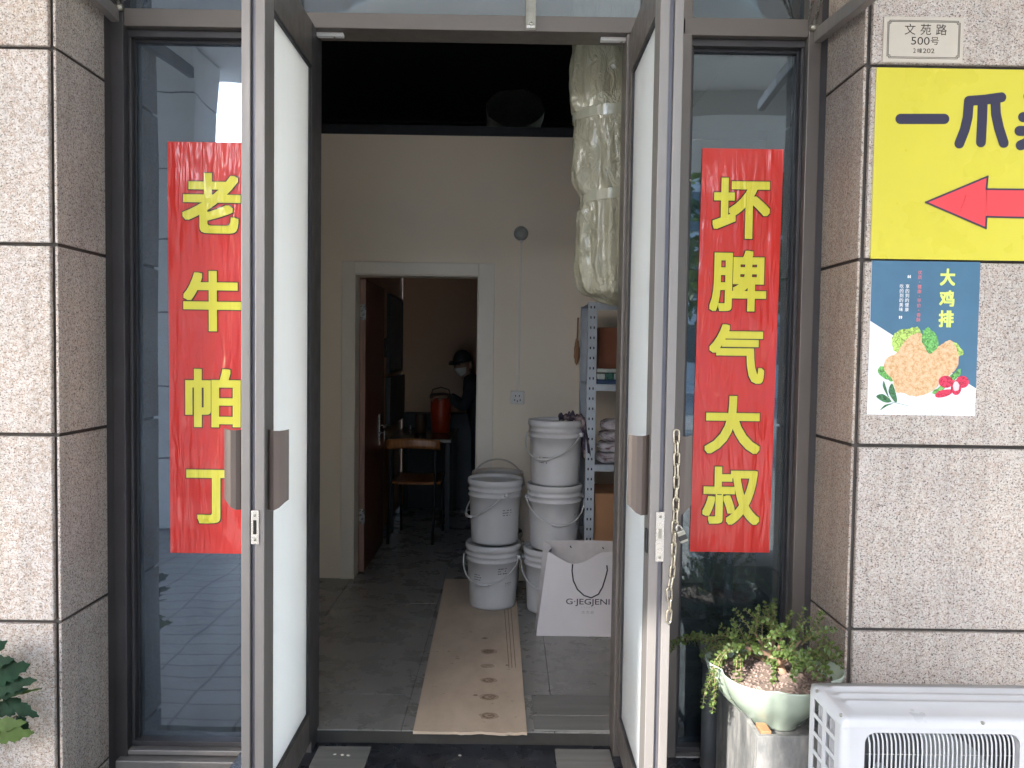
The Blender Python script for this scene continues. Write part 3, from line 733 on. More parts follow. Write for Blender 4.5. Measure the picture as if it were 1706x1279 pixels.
# ------------------------------------------------------------------ air conditioner outdoor unit
M['ac'] = plain('ivory_enamel', (.47,.485,.52), .33, var=.06, scale=3, coat=.2); M['ac_dark'] = plain('coil_dark', (.05,.055,.06), .6)
M['coil'] = plain('coil_fin', (.20,.22,.23), .5, .5, var=.2, scale=40)
Yf, Yb2 = 2.03, 2.255
xl = at(1405, 1195, Yf).x; zt = at(1405, 1195, Yf).z; xr = xl+.82; zb = GZ+.06
ac = thing('air_conditioner', ((xl+xr)/2, (Yf+Yb2)/2, GZ), 'white outdoor air conditioner unit with slatted grille and side vents in the bottom right corner', 'air conditioner')
ztc = zt-.026
def qh(yv, z): return z
# front with the grille opening: frame pieces round a rounded-rectangle hole
gx0, gx1 = at(1441, 1235, Yf).x, at(1700, 1235, Yf).x; gz1 = at(1570, 1222, Yf).z; gz0 = gz1-.43; rc_ = .030
def rrect(x0, x1, z0, z1, r, n_=8):
    out = []
    for (cx, cz, a0) in ((x1-r, z1-r, 0), (x0+r, z1-r, 90), (x0+r, z0+r, 180), (x1-r, z0+r, 270)):
        for k in range(n_+1):
            a = R(a0+90*k/n_); out.append((cx+r*math.cos(a), cz+r*math.sin(a)))
        out.append({0: ((x0+x1)/2, z1), 90: (x0, (z0+z1)/2), 180: ((x0+x1)/2, z0), 270: (x1, (z0+z1)/2)}[a0])
    return out
inn = rrect(gx0, gx1, gz0, gz1, rc_); cxm, czm = (gx0+gx1)/2, (gz0+gz1)/2
outr = []
XO0, XO1, ZO0, ZO1 = xl+.022, xr, zb, ztc
for (x, z) in inn:
    dx, dz = x-cxm, z-czm
    ts = []
    if dx: ts.append(((XO1 if dx > 0 else XO0)-cxm)/dx)
    if dz: ts.append(((ZO1 if dz > 0 else ZO0)-czm)/dz)
    t_ = min(ts); outr.append((cxm+dx*t_, czm+dz*t_))
m = MB(); n_ = len(inn)
m.add([(x, Yf, z) for x, z in outr] + [(x, Yf, z) for x, z in inn] + [(x, Yf+.004, z) for x, z in inn] + [(x, Yf+.022, z) for x, z in rrect(gx0+.004, gx1-.004, gz0+.004, gz1-.004, rc_)],
      [(k, (k+1) % n_, n_+(k+1) % n_, n_+k) for k in range(n_)] + [(n_+k, n_+(k+1) % n_, 2*n_+(k+1) % n_, 2*n_+k) for k in range(n_)] + [(2*n_+k, 2*n_+(k+1) % n_, 3*n_+(k+1) % n_, 3*n_+k) for k in range(n_)])
# corner fill
for (X_, Z_) in ((XO0, ZO0), (XO1, ZO0), (XO1, ZO1), (XO0, ZO1)):
    cand = sorted(range(n_), key=lambda k: (outr[k][0]-X_)**2+(outr[k][1]-Z_)**2)
    a = next(k for k in cand if abs(outr[k][0]-X_) < 1e-6); b = next(k for k in cand if abs(outr[k][1]-Z_) < 1e-6)
    if a != b: m.add([(X_, Yf, Z_), (*[outr[a][0]], Yf, outr[a][1]), (outr[b][0], Yf, outr[b][1])], [(0,1,2)])
# rounded front-left vertical corner
rr = .022
m.grid(lambda u, v: Vector((xl+rr-rr*math.sin(u*math.pi/2), Yf+rr-rr*math.cos(u*math.pi/2), zb+(ztc-zb)*v)), 8, 1)
m.build('front_panel', M['ac'], ac)
# side panel with two columns of vent windows
ya = [Yf+rr] + [atx(p_, 1200, xl).y for p_ in (1391, 1376, 1370, 1355)] + [Yb2]
zrow = []; z = at(1356, 1162, 2.23).z
while z > zb+.03: zrow.append((z, z-.042)); z -= .0545
m = MB(); th = .004
zstops = [ztc] + [v for r_ in zrow for v in r_] + [zb]
for i in range(5):
    hole = i in (1, 3)
    if not hole: m.box((xl, ya[i]+(.0003 if i else 0), zb), (xl+th, ya[i+1]-.0003*(i < 4), ztc-.001))
    else:
        for k in range(0, len(zstops)-1, 2):
            m.box((xl, ya[i], zstops[k+1]), (xl+th, ya[i+1], zstops[k]-(.001 if k == 0 else 0)))
m.build('side_panel', M['ac'], ac, bevel=.0008)
bx((xl+.030, Yf+.06, zb+.01), (xl+.034, Yb2-.01, ztc-.01)).build('coil_face', M['coil'], ac)
for yv in (ya[1]+.022, ya[1]+.044, ya[3]+.02, ya[3]+.04):
    bx((xl+.006, yv, zb+.02), (xl+.029, yv+.002, ztc-.02)).build('fin', M['ac'], ac)
bx((xl+.04, Yf+.075, zb+.01), (xr-.01, Yb2-.006, ztc-.01)).build('inner_box', M['ac_dark'], ac)
# top cover: rim plus pressed ribs running along the length
m = MB(); prof = []
ys_ = [Yb2, Yb2-.004, Yb2-.035, Yb2-.041, Yb2-.050, Yb2-.056, Yb2-.080, Yb2-.086, Yb2-.095, Yb2-.101, Yb2-.126, Yb2-.132, Yb2-.141, Yb2-.147, Yf+.020, Yf+.006, Yf-.002, Yf-.003]
hs_ = [-.026, -.001, 0, .007, .007, -.001, -.001, .007, .007, -.001, -.001, .007, .007, 0, 0, -.003, -.010, -.027]
hs0 = [-.026, -.001] + [0]*12 + [0, -.003, -.010, -.027]
cols = [(xl-.003, None), (xl+.002, 'r'), (xl+.016, 0), (xl+.040, 0), (xl+.050, 1), (xr-.04, 1), (xr-.03, 0), (xr+.002, 0)]
vs = []
for ci, (x, k) in enumerate(cols):
    for j, (yy, h) in enumerate(zip(ys_, hs_)):
        hh = hs0[j] + (h-hs0[j])*(k if isinstance(k, (int, float)) else 0)
        xx = x
        if k == 1 and ci == 4: xx = x + .010*(len(ys_)-j)/len(ys_)*0
        if k is None: hh = min(hh, -.026)
        if k == 'r': hh = min(hh, hh-.004)
        vs.append((xx, yy, zt+hh))
nn = len(ys_)
m.add(vs, [(c*nn+j, c*nn+j+1, (c+1)*nn+j+1, (c+1)*nn+j) for c in range(len(cols)-1) for j in range(nn-1)], True)
m.build('top_cover', M['ac'], ac)
# grille slats (curved forward at the ends), thin ties behind
m = MB(); x = gx0+.012; 
while x < gx1-.008:
    inset = 0
    for (cx) in (gx0+rc_, gx1-rc_):
        d = (cx-x) if cx < cxm else (x-cx)
        if d > 0: inset = rc_-math.sqrt(max(rc_**2-d*d, 0))
    z1, z0 = gz1-.004-inset, gz0+.004+inset
    pts = [(x, Yf+.016, z1), (x+.0005, Yf+.006, z1-.006), (x+.0015, Yf+.001, z1-.02), (x+.002, Yf-.001, z1-.05), (x+.002, Yf-.001, z0+.05), (x, Yf+.016, z0)]
    m.tube(pts, .0024, 6, caps=False); x += .0118
tag(m.build('grille', M['ac'], ac), kind='stuff')
m = MB()
for z in (gz1-.065, gz1-.21, gz1-.36): m.tube([(gx0+.008, Yf+.012, z), (gx1-.008, Yf+.012, z)], .0011, 6)
m.build('grille_wire', M['steel'], ac)
fz = (gz0+gz1)/2
m = MB()
for k in range(3):
    a0 = k*2.094+.4
    m.grid(lambda u, v: Vector((cxm+math.cos(a0+u*1.3)*(.03+.16*v), Yf+.045+.02*u, fz+math.sin(a0+u*1.3)*(.03+.16*v))), 8, 4)
m.build('fan_blade', M['coil'], ac)
for (px_, py_) in ((1361, 1151), (1401, 1191)):
    q = atx(px_, py_, xl-.003); MB().tube([(xl-.006, q.y, q.z), (xl-.001, q.y, q.z)], .0045, 12).build('screw', M['steel_dull'], ac)
q = at(1637, 1204, Yf-.003); MB().tube([(q.x, Yf-.006, q.z), (q.x, Yf-.001, q.z)], .0045, 12).build('screw', M['steel_dull'], ac)
for x in (xl+.12, xr-.12): bx((x-.03, Yf+.02, GZ), (x+.03, Yb2-.02, zb-.001)).build('foot', M['ac_dark'], ac)

# ------------------------------------------------------------------ concrete planter box, block, pot, bonsai
def concrete():
    n = NT('weathered_cement_board'); co = n.coord('World', (1,1,.35)); f = n.noise(co, 14, 5, .65, .4); g = n.noise(n.coord('World'), 60, 3)
    c = n.ramp(f, [(.28, (.07,.073,.076)), (.5, (.15,.152,.152)), (.72, (.29,.285,.275))]); c = n.mix(.3, c, n.ramp(g, [(.3, .6), (.7, 1.)]), 'MULTIPLY')
    n.set(Base_Color=c, Roughness=.75); n.l(n.bump(f, .3, .003), n.p.inputs['Normal']); return n.m
pc = Vector((.893, 2.51, at(1300, 1214, 2.45).z))
M['concrete'] = concrete()
k0 = at(1262, 1226, 2.33); bz = k0.z; bxl, byf = k0.x, 2.33; byb, bxr = 2.80, bxl+.37; th = .016
pb = thing('planter_box', ((bxl+bxr)/2, (byf+byb)/2, GZ), 'open grey cement board box under the green pot, streaked with water stains', 'box')
bx((bxl, byf, GZ), (bxr, byf+th, bz)).build('side_board', M['concrete'], pb, bevel=.002)
bx((bxl, byf+th+.001, GZ), (bxl+th, byb, bz-.001)).build('side_board', M['concrete'], pb, bevel=.002)
bx((bxr-th, byf+th+.001, GZ), (bxr, byb, bz-.001)).build('side_board', M['concrete'], pb, bevel=.002)
bx((bxl+th+.001, byb-th, GZ), (bxr-th-.001, byb, bz-.001)).build('side_board', M['concrete'], pb, bevel=.002)
bx((bxl+th, byf+th, pc.z-.022), (bxr-th, byb-th, pc.z-.001)).build('inner_shelf', M['concrete'], pb)
M['wood_block'] = plain('pale_wood', (.27,.15,.075), .6, var=.2, scale=30, stretch=(1,1,6))
q = at(1272, 1218, byf+.045)
tag(bx((q.x-.016, byf+.018, pc.z), (q.x+.016, byf+.075, q.z+.014)).build('wood_block', M['wood_block'], bevel=.002), 'small pale wooden block wedged in the corner of the cement box beneath the pot', 'wood block')

M['celadon'] = plain('celadon_glaze', (.29,.345,.29), .16, var=.10, scale=7, coat=.6, bump=.02, bs=10)
pc = Vector((.893, 2.51, at(1300, 1214, 2.45).z))
RX, RY, PH = .215, .195, .182
pot = thing('bonsai_pot', pc, 'lobed celadon green ceramic bowl standing on the grey cement box', 'pot')
rot = -.25
def potpt(a, r, z):
    lobe = 1 + .03*math.cos(6*a) - .07*max(0, math.cos(6*a+math.pi))**5
    k = r*lobe; x, y_ = RX*k*math.cos(a), RY*k*math.sin(a)
    rim = (z/PH)**3*(.010*math.cos(2*a))      # rim rises at the two ends
    return pc + Vector((x*math.cos(rot)-y_*math.sin(rot), x*math.sin(rot)+y_*math.cos(rot), z+rim))
prof = [(.38, 0), (.42, .002), (.46, .012), (.54, .036), (.73, .072), (.87, .110), (.955, .148), (1.0, .178), (.995, .184), (.975, .181), (.93, .155), (.90, .140)]
n_ = 72; m = MB()
m.add([potpt(2*math.pi*k/n_, r, z) for r, z in prof for k in range(n_)], [(i*n_+k, i*n_+(k+1) % n_, (i+1)*n_+(k+1) % n_, (i+1)*n_+k) for i in range(len(prof)-1) for k in range(n_)], True)
m.add([potpt(2*math.pi*k/n_, .38, 0) for k in range(n_)], [tuple(range(n_))[::-1]])
m.build('bowl', M['celadon'], pot)
M['soil'] = plain('gritty_soil', (.16,.12,.10), .9, var=.45, scale=60, bump=.8, bs=140)
m = MB()
def soilz(x, y_): return .142+.012*mnoise.noise(Vector((x*14, y_*14, 0)))
def soilp(u, v):
    a = 2*math.pi*u; p_ = potpt(a, .92*v, 0); d = p_-pc; return Vector((p_.x, p_.y, pc.z + soilz(d.x, d.y) + .006*(1-v*v)))
m.grid(soilp, 48, 12); 
m.build('soil', M['soil'], pot)
m = MB(); rnd = random.Random(5)
for k in range(520):
    a = rnd.uniform(0, 6.283); v = math.sqrt(rnd.random())*.93; p_ = soilp(a/6.283, v); r = rnd.uniform(.004, .009)
    b0 = len(m.v); u_ = Vector([rnd.gauss(0, 1) for _ in range(3)]).normalized(); w_ = u_.orthogonal().normalized(); q_ = u_.cross(w_)
    m.add([p_+u_*r, p_-u_*r, p_+w_*r*.9, p_-w_*r, p_+q_*r, p_-q_*r*.8], [(0,2,4),(0,4,3),(0,3,5),(0,5,2),(1,4,2),(1,3,4),(1,5,3),(1,2,5)], True)
M['grit'] = plain('red_brown_grit', (.21,.155,.135), .9, var=.5, scale=45)
tag(m.build('grit', M['grit'], pot), kind='stuff')

M['jade_bark'] = plain('succulent_bark', (.26,.165,.11), .75, var=.3, scale=25, bump=.5, bs=70, stretch=(1,1,2)); M['jade_leaf'] = leaf_mat('jade_leaf', (.09,.135,.04), .18, .35, .45)
M['jade_stem'] = plain('green_stem', (.20,.16,.08), .7, var=.2)
bo = thing('bonsai', (pc.x+.02, pc.y-.02, pc.z+.13), 'small branching succulent bonsai with many tiny round leaves growing in the green pot', 'plant')
def I(px_, py_, Y=2.57): return at(px_, py_, Y)
root = I(1303, 1132, 2.52); fork = I(1298, 1108, 2.53); f2 = I(1300, 1100, 2.54)
tr = MB()
tr.tube([root-Vector((0,0,.012)), root, (root+fork)/2+Vector((.006,0,0)), fork], [.024, .0175, .015, .0145], 10)
limbs = [
  ([fork, I(1287, 1097), I(1270, 1086), I(1245, 1080), I(1222, 1076)], [.0135, .011, .009, .006, .0035]),
  ([fork, I(1303, 1100, 2.50), I(1313, 1096, 2.48), I(1330, 1104, 2.47), I(1346, 1100, 2.46)], [.014, .0125, .010, .007, .004]),
  ([I(1287, 1097), I(1283, 1082, 2.60), I(1290, 1068, 2.62), I(1288, 1045, 2.64)], [.009, .008, .006, .003]),
  ([I(1287, 1097), I(1272, 1098, 2.62), I(1255, 1092, 2.68), I(1230, 1088, 2.70)], [.009, .007, .005, .003]),
  ([I(1283, 1082, 2.60), I(1268, 1072, 2.6), I(1258, 1055, 2.6)], [.006, .005, .003]),
  ([I(1303, 1100, 2.50), I(1294, 1088, 2.48), I(1300, 1070, 2.47), I(1302, 1055, 2.46)], [.008, .006, .005, .003]),
  ([I(1313, 1096, 2.48), I(1322, 1080, 2.52), I(1335, 1066, 2.54)], [.006, .005, .003]),
]
for pts, rs in limbs: tr.tube(pts, rs, 8)
tr.build('trunk', M['jade_bark'], bo)
stems = MB(); lv = MB(); rnd = random.Random(11)
def leafdisc(c, n_, u_, r):
    v_ = n_.cross(u_).normalized(); pts = [c + u_*(r*.95*math.cos(a)+r*.9) + v_*(r*.78*math.sin(a)) + n_*(.12*r*math.cos(2*a)) for a in [i*math.pi/4 for i in range(8)]]
    cc = c + u_*r*.9 + n_*r*.28; lv.add([cc]+pts, [(0, i+1, (i+1) % 8+1) for i in range(8)], True)
def sprig(p_, d, L, droop, r0=.0022, dens=1.):
    pts = [p_]; n_s = max(5, int(L/.012)); d = d.normalized()
    for k in range(n_s):
        d = (d + Vector((rnd.gauss(0, .09), rnd.gauss(0, .09), rnd.gauss(0, .06)-droop)) ).normalized(); pts.append(pts[-1]+d*L/n_s)
    stems.tube(pts, [r0*(1-.7*k/n_s) for k in range(n_s+1)], 5)
    for k in range(1, n_s+1):
        if rnd.random() > dens: continue
        t_ = (pts[k]-pts[k-1]).normalized(); a = (k % 2)*math.pi/2 + rnd.uniform(-.4, .4); o_ = t_.orthogonal().normalized(); o2 = t_.cross(o_)
        for sgn in (1, -1):
            u_ = (o_*math.cos(a)+o2*math.sin(a))*sgn; u_ = (u_ + t_*.45 + Vector((0,0,.1))).normalized(); nn_ = (t_*.9 + Vector((0,-.2,.5)) - u_*.2).normalized()
            nn_ = (nn_ - u_*nn_.dot(u_)).normalized(); leafdisc(pts[k], nn_, u_, rnd.uniform(.0062, .0094))
    u_ = (pts[-1]-pts[-2]).normalized(); leafdisc(pts[-1], u_.orthogonal().normalized(), u_, .006)
    return pts
seeds = []
for pts, rs in limbs:
    for k in range(1, len(pts)):
        for j in range(5 if k > 2 else 1): seeds.append((pts[k-1].lerp(pts[k], rnd.random()), 1.))
ctr = I(1293, 1100)
for p_, _ in seeds:
    d = (p_-ctr); d.z *= .8; d = d.normalized()*.8 + Vector((rnd.gauss(0, .5), rnd.gauss(0, .45), rnd.uniform(.05, 1.0)))
    L = rnd.uniform(.05, .12); q_ = sprig(p_, d, L, .10)
    if rnd.random() < .5: sprig(q_[len(q_)//2], d+Vector((rnd.gauss(0, .6), rnd.gauss(0, .6), rnd.uniform(-.2, .6))), L*.6, .08)
# long arching and trailing shoots seen in the photograph
for (a, b, c_, L, dr) in (((1225, 1078, 2.58), (-1, -.1, .5), 0, .13, .16), ((1222, 1078, 2.55), (-1, -.2, .2), 0, .24, .22), ((1222, 1080, 2.50), (-.9, -.4, .1), 0, .22, .26),
                          ((1215, 1085, 2.50), (-.6, -.3, -.2), 0, .20, .2), ((1232, 1090, 2.50), (-.5, -.5, -.1), 0, .18, .3), ((1235, 1070, 2.6), (-1, 0, .45), 0, .16, .12),
                          ((1346, 1100, 2.46), (.8, -.2, .5), 0, .12, .22), ((1346, 1100, 2.46), (.9, .3, .4), 0, .16, .18), ((1340, 1100, 2.46), (.5, -.4, .3), 0, .10, .3),
                          ((1335, 1066, 2.54), (.9, .2, .5), 0, .17, .12), ((1335, 1075, 2.5), (.7, .1, 1), 0, .13, .05), ((1258, 1056, 2.6), (-.2, .1, 1), 0, .10, 0), ((1288, 1050, 2.64), (.2, .1, 1), 0, .10, 0),
                          ((1245, 1075, 2.57), (-.3, -.1, 1), 0, .10, .03), ((1302, 1060, 2.5), (.4, -.1, 1), 0, .09, .05), ((1320, 1070, 2.5), (.5, .1, 1), 0, .11, .04)):
    for j in range(2): sprig(I(*a), Vector(b)+Vector((rnd.gauss(0, .15), rnd.gauss(0, .15), rnd.gauss(0, .12))), L*rnd.uniform(.8, 1.05), dr)
tag(stems.build('stems', M['jade_stem'], bo), kind='stuff'); tag(lv.build('foliage', M['jade_leaf'], bo), kind='stuff')
# second small pot with a paler trailing plant behind, against the reveal
q = I(1372, 1112, 2.70)
p2_ = thing('trailing_plant', (q.x, 2.70, bz-.02), 'pale leafy trailing plant in a small dark pot behind the air conditioner against the granite', 'plant')
MB().lathe([(.0, 0), (.045, 0), (.06, .09), (.064, .10), (.056, .098), (.0, .09)], (q.x-.01, 2.70, q.z-.11), 24).build('pot', M['ac_dark'], p2_)
bx((q.x-.05, 2.64, GZ), (q.x+.03, 2.76, q.z-.112)).build('stand', M['concrete'], p2_, bevel=.002)
sv_, lvv = stems, lv; stems = MB(); lv = MB()
for j in range(26): sprig(Vector((q.x-.01+rnd.gauss(0, .015), 2.70+rnd.gauss(0, .02), q.z-.015)), Vector((rnd.gauss(0, .6), rnd.gauss(0, .6)-.2, rnd.uniform(.4, 1.1))), rnd.uniform(.07, .13), .14)
tag(stems.build('stems', M['jade_stem'], p2_), kind='stuff'); M['jade_pale'] = leaf_mat('pale_leaf', (.22,.25,.11), .3, .4, .3); tag(lv.build('foliage', M['jade_pale'], p2_), kind='stuff')
# plant beyond the pot on the left: a shoot hanging in front of the glass
stems = MB(); lv = MB(); q = I(1150, 1052, 2.80)
hp_ = thing('creeping_shoots', (at(1180, 1062, 2.80).x, 2.80, GZ), 'low tuft of round leaved shoots left of the bonsai, near the chain end', 'plant')
pbz = at(1185, 1065, 2.80)
MB().lathe([(.0, 0), (.035, 0), (.048, .075), (.051, .085), (.044, .083), (.0, .07)], (pbz.x, 2.80, pbz.z-.085), 20).build('pot', M['ac_dark'], hp_)
MB().tube([(pbz.x, 2.80, GZ), (pbz.x, 2.80, pbz.z-.086)], .03, 12).build('stand', M['ac_dark'], hp_)
for j in range(9): sprig(pbz+Vector((rnd.gauss(0, .015), 0, -.01)), Vector((rnd.choice((-1, -1, .8))*rnd.uniform(.5, 1), rnd.gauss(0, .3), rnd.uniform(.2, .8))), rnd.uniform(.08, .15), .14)
tag(stems.build('stems', M['jade_stem'], hp_), kind='stuff'); tag(lv.build('foliage', M['jade_leaf'], hp_), kind='stuff')

# ------------------------------------------------------------------ broad-leaved shrub at the left edge
M['broad_leaf'] = leaf_mat('dark_broad_leaf', (.012,.034,.020), .1, .55, .35, .06); M['broad_pale'] = leaf_mat('pale_broad_leaf', (.055,.095,.025), .2, .5, .25, .1)
c0 = at(-40, 1240, 2.25)
sh = thing('broadleaf_shrub', (c0.x, 2.3, GZ), 'dark green lobed leaf shrub at the left edge in front of the granite pillar', 'plant')
MB().lathe([(.0, 0), (.11, 0), (.15, .22), (.16, .24), (.145, .24), (.0, .21)], (c0.x-.50, 2.35, GZ), 28).build('pot', M['celadon'], sh)
st_ = MB()
def lobed(c, tip, nrm, wd, mat):
    ax_ = (tip-c); L = ax_.length; ax_.normalize(); v_ = nrm.cross(ax_).normalized(); nn_ = ax_.cross(v_)
    m = MB(); n_ = 14; vs = []
    for i in range(n_+1):
        t_ = i/n_; wv = wd*math.sin(math.pi*min(1, t_**.75))**.8*(1-.35*((i % 4) == 3)-.12*((i % 4) == 1)) if 0 < i < n_ else .002
        cc = c + ax_*L*t_ - nn_*L*.18*t_*t_
        vs += [cc - v_*wv - nn_*.1*wv + ax_*.01*(i % 4 == 0), cc, cc + v_*wv - nn_*.1*wv + ax_*.01*(i % 4 == 0)]
    m.add(vs, [f for i in range(n_) for f in ((3*i, 3*i+1, 3*i+4, 3*i+3), (3*i+1, 3*i+2, 3*i+5, 3*i+4))], True)
    m.build('leaf', mat, sh)
base = Vector((c0.x-.48, 2.35, .03))
for (tip, root_, wd, mt) in (((8,1100),(-45,1110),.030,0), ((34,1113),(-30,1130),.045,0), ((44,1135),(-30,1150),.032,0), ((55,1147),(0,1162),.008,1), ((30,1152),(-40,1165),.022,0), ((54,1193),(2,1163),.026,0), ((44,1218),(28,1192),.018,0),
                             ((14,1190),(-30,1168),.032,2), ((28,1205),(-35,1212),.028,1), ((42,1224),(-20,1225),.030,1), ((-5,1075),(-60,1120),.04,0), ((-10,1230),(-80,1190),.05,0), ((-60,1090),(-120,1150),.05,0), ((-70,1240),(-130,1200),.05,1)):
    Y = 2.46+rnd.uniform(-.04, .03); a, b = at(*root_, Y+.03), at(*tip, Y-.03)
    lobed(a, b, Vector((rnd.uniform(-.3, .3), -1, rnd.uniform(.1, .6))).normalized(), wd, M['broad_leaf'] if mt != 1 else M['broad_pale'])
    MB().tube([base, (base+a)/2+Vector((.02, 0, -.02)), a], [.006, .004, .003], 6).build('stem', M['jade_stem'], sh)

# ================================================================== INTERIOR
YW = 4.94; YW2 = 5.06; YR = 7.45; XWL, XWR = -2.4, 1.62
zwt = at(545, 222, YW).z
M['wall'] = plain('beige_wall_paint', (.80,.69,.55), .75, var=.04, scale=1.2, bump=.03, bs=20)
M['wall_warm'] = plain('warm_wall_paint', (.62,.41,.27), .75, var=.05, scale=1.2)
M['void'] = plain('dark_plenum_paint', (.018,.020,.026), .7, var=.2)
def floor_mat():
    n = NT('grey_wood_look_tile'); co = n.coord('World', (.9, .45, 1)); f = n.noise(co, 1.7, 3, .45, .4); g = n.noise(n.coord('World', (40, 3, 1)), 3, 3)
    c = n.ramp(f, [(.3, (.225,.217,.203)), (.55, (.25,.24,.225)), (.75, (.275,.262,.245))]); c = n.mix(.35, c, n.ramp(g, [(.35, .75), (.65, 1.)]), 'MULTIPLY')
    d = n.noise(n.coord('World'), 6, 5, .7); c = n.mix(.12, c, n.ramp(d, [(.35, .7), (.6, 1.)]), 'MULTIPLY')
    n.set(Base_Color=c, Roughness=n.ramp(d, [(.3, .18), (.7, .4)])); return n.m
M['tile'] = floor_mat(); M['grout'] = plain('floor_grout', (.04,.038,.035), .9)
YE = 2.945
fl = tag(bx((XWL, YE+.003, -.06), (XWR, YR, -.006)).build('shop_floor', M['grout']), kind='structure')
xs = [XWL, -1.6, -1.0, -.4, .2, .8, XWR]; ys2 = [YE, 3.26, 4.46, 5.66, 6.86, YR]
for i in range(len(xs)-1):
    for j in range(len(ys2)-1):
        bx((xs[i]+.0015, ys2[j]+.0015, -.0055), (xs[i+1]-.0015, ys2[j+1]-.0015, 0)).build('floor_tile', M['tile'], fl, bevel=.001)
M['board'] = plain('grey_board', (.19,.185,.175), .5, var=.2, scale=3, stretch=(.6, 9, 1))
x0 = at(888, 1195, 3.07).x
for (a, b) in ((YE+.004, 3.068), (3.072, 3.258)): bx((x0, a, .0005), (JR+.3, b, .008)).build('floor_board', M['board'], fl, bevel=.0015)
m = MB()
for yv in (3.085, 3.245): m.tube([(x0+.012, yv, .008), (x0+.012, yv, .0088)], .004, 8)
m.build('nail_head', M['dark_hole'], fl)
# threshold outside
M['black_stone'] = plain('black_threshold_stone', (.020,.023,.030), .28, var=.5, scale=5)
thr = tag(bx((-1.0, 2.30, GZ+.001), (.75, YE, -.05)).build('threshold', M['black_stone'], bevel=.004), kind='structure')
for (xa, xb) in ((-.71, at(617, 1248, 2.88).x), (at(925, 1248, 2.88).x, .41)):
    bx((xa, 2.42, -.0498), (xb, 2.905, -.044)).build('threshold_tile', M['board'], thr, bevel=.002)
M['scrap'] = plain('plaster_scrap', (.5,.47,.43), .8, var=.2, scale=40)
for i, (px_, py_) in enumerate(((558, 1257), (570, 1258), (580, 1259), (766, 1259), (702, 1232))):
    q = atz(px_, py_, -.044 if i < 3 else -.05)
    tag(MB().blob((q.x, q.y, q.z+.002), (.007, .004, .003), 7, 5, .5, 9, i).build('plaster_crumb', M['scrap']),
        ('leftmost pale plaster crumb on the left grey threshold tile', 'middle of three pale plaster crumbs on the left threshold tile', 'rightmost of three pale plaster crumbs on the left threshold tile',
         'single pale crumb in the middle of the black threshold', 'tiny pale crumb at the foot of the beige floor board edge')[i], 'crumb', 'plaster crumbs on the doorstep' if i < 3 else None)
# walls
dw0, dw1 = at(592, 700, YW).x, at(793, 700, YW).x; dzt = at(690, 460, YW).z
def wl_(name, a, b, mat): return tag(bx(a, b).build(name, mat), kind='structure')
bw = MB().box((XWL, YW, 0), (dw0-.02, YW2, zwt)).box((dw1+.02, YW, 0), (XWR, YW2, zwt)).box((dw0-.02, YW, dzt+.02), (dw1+.02, YW2, zwt))
tag(bw.build('wall_back', M['wall']), kind='structure')
wl_('wall_left', (XWL-.1, YB+.31, 0), (XWL, YR, 3.8), M['wall']); wl_('wall_right', (XWR, YB+.31, 0), (XWR+.1, YR, 3.8), M['wall'])
wl_('plenum_wall', (XWL, YR+.1, zwt+.07), (XWR, YR+.2, 3.8), M['void']); wl_('plenum_ceiling', (XWL-.1, YF+.36, 3.7), (XWR+.1, YR+.3, 3.8), M['void'])
wl_('inner_ceiling', (XWL, YW+.001, zwt+.001), (XWR, YR, zwt+.06), M['void'])
tag(bx((XWL+.001, YW-.012, zwt-.002), (XWR-.001, YW+.03, zwt+.055)).build('wall_capping', M['void']), 'dark trim strip along the top of the beige inner wall', 'trim')
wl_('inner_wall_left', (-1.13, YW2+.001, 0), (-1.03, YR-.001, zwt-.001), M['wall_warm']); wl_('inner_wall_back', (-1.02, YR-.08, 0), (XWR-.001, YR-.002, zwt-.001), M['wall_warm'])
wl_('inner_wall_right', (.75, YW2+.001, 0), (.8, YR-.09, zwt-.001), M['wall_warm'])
wl_('front_side_wall', (XWL, YB+.3, 0), (XL-.001, YB+.34, 3.7), M['wall'])
wl_('front_side_wall', (XR+.001, YB+.3, 0), (XWR, YB+.34, 3.7), M['wall'])
# insulated duct in the dark
M['foil'] = plain('crumpled_foil', (.30,.33,.30), .4, .6, var=.3, scale=30, bump=.6, bs=30)
q = at(858, 175, 5.5)
dct = thing('insulated_duct', (q.x, 5.5, q.z-.1), 'foil wrapped duct faintly visible in the dark space above the beige wall', 'duct')
MB().grid(lambda u, v: Vector((q.x + .20*math.cos(6.283*u)*(1+.15*mnoise.noise(Vector((u*9, v*6, 1)))), 5.4+v*1.6, q.z-.05 + .13*math.sin(6.283*u)*(1+.15*mnoise.noise(Vector((u*9, v*6, 5)))))), 36, 24).build('duct_skin', M['foil'], dct)

# door casing
cs = thing('door_casing', ((dw0+dw1)/2, YW, 0), 'beige casing around the inner doorway', 'door frame')
M['casing'] = plain('casing_paint', (.74,.665,.565), .5, var=.03)
c0_, c1_, czt = at(569, 700, YW).x, at(821, 700, YW).x, at(690, 437, YW).z
for nm, a, b in (('casing_board', (c0_, YW-.016, .001), (dw0-.008, YW-.0005, czt)), ('casing_board', (dw1+.008, YW-.016, .001), (c1_, YW-.0005, czt)),
                 ('casing_board', (dw0-.007, YW-.016, dzt+.010), (dw1+.007, YW-.0005, czt-.001)),
                 ('stop_bead', (dw0-.007, YW-.022, .001), (dw0, YW2, dzt+.008)), ('stop_bead', (dw1, YW-.022, .001), (dw1+.007, YW2, dzt+.008)), ('stop_bead', (dw0+.001, YW-.022, dzt), (dw1-.001, YW2, dzt+.008))):
    bx(a, b).build(nm, M['casing'], cs, bevel=.002)
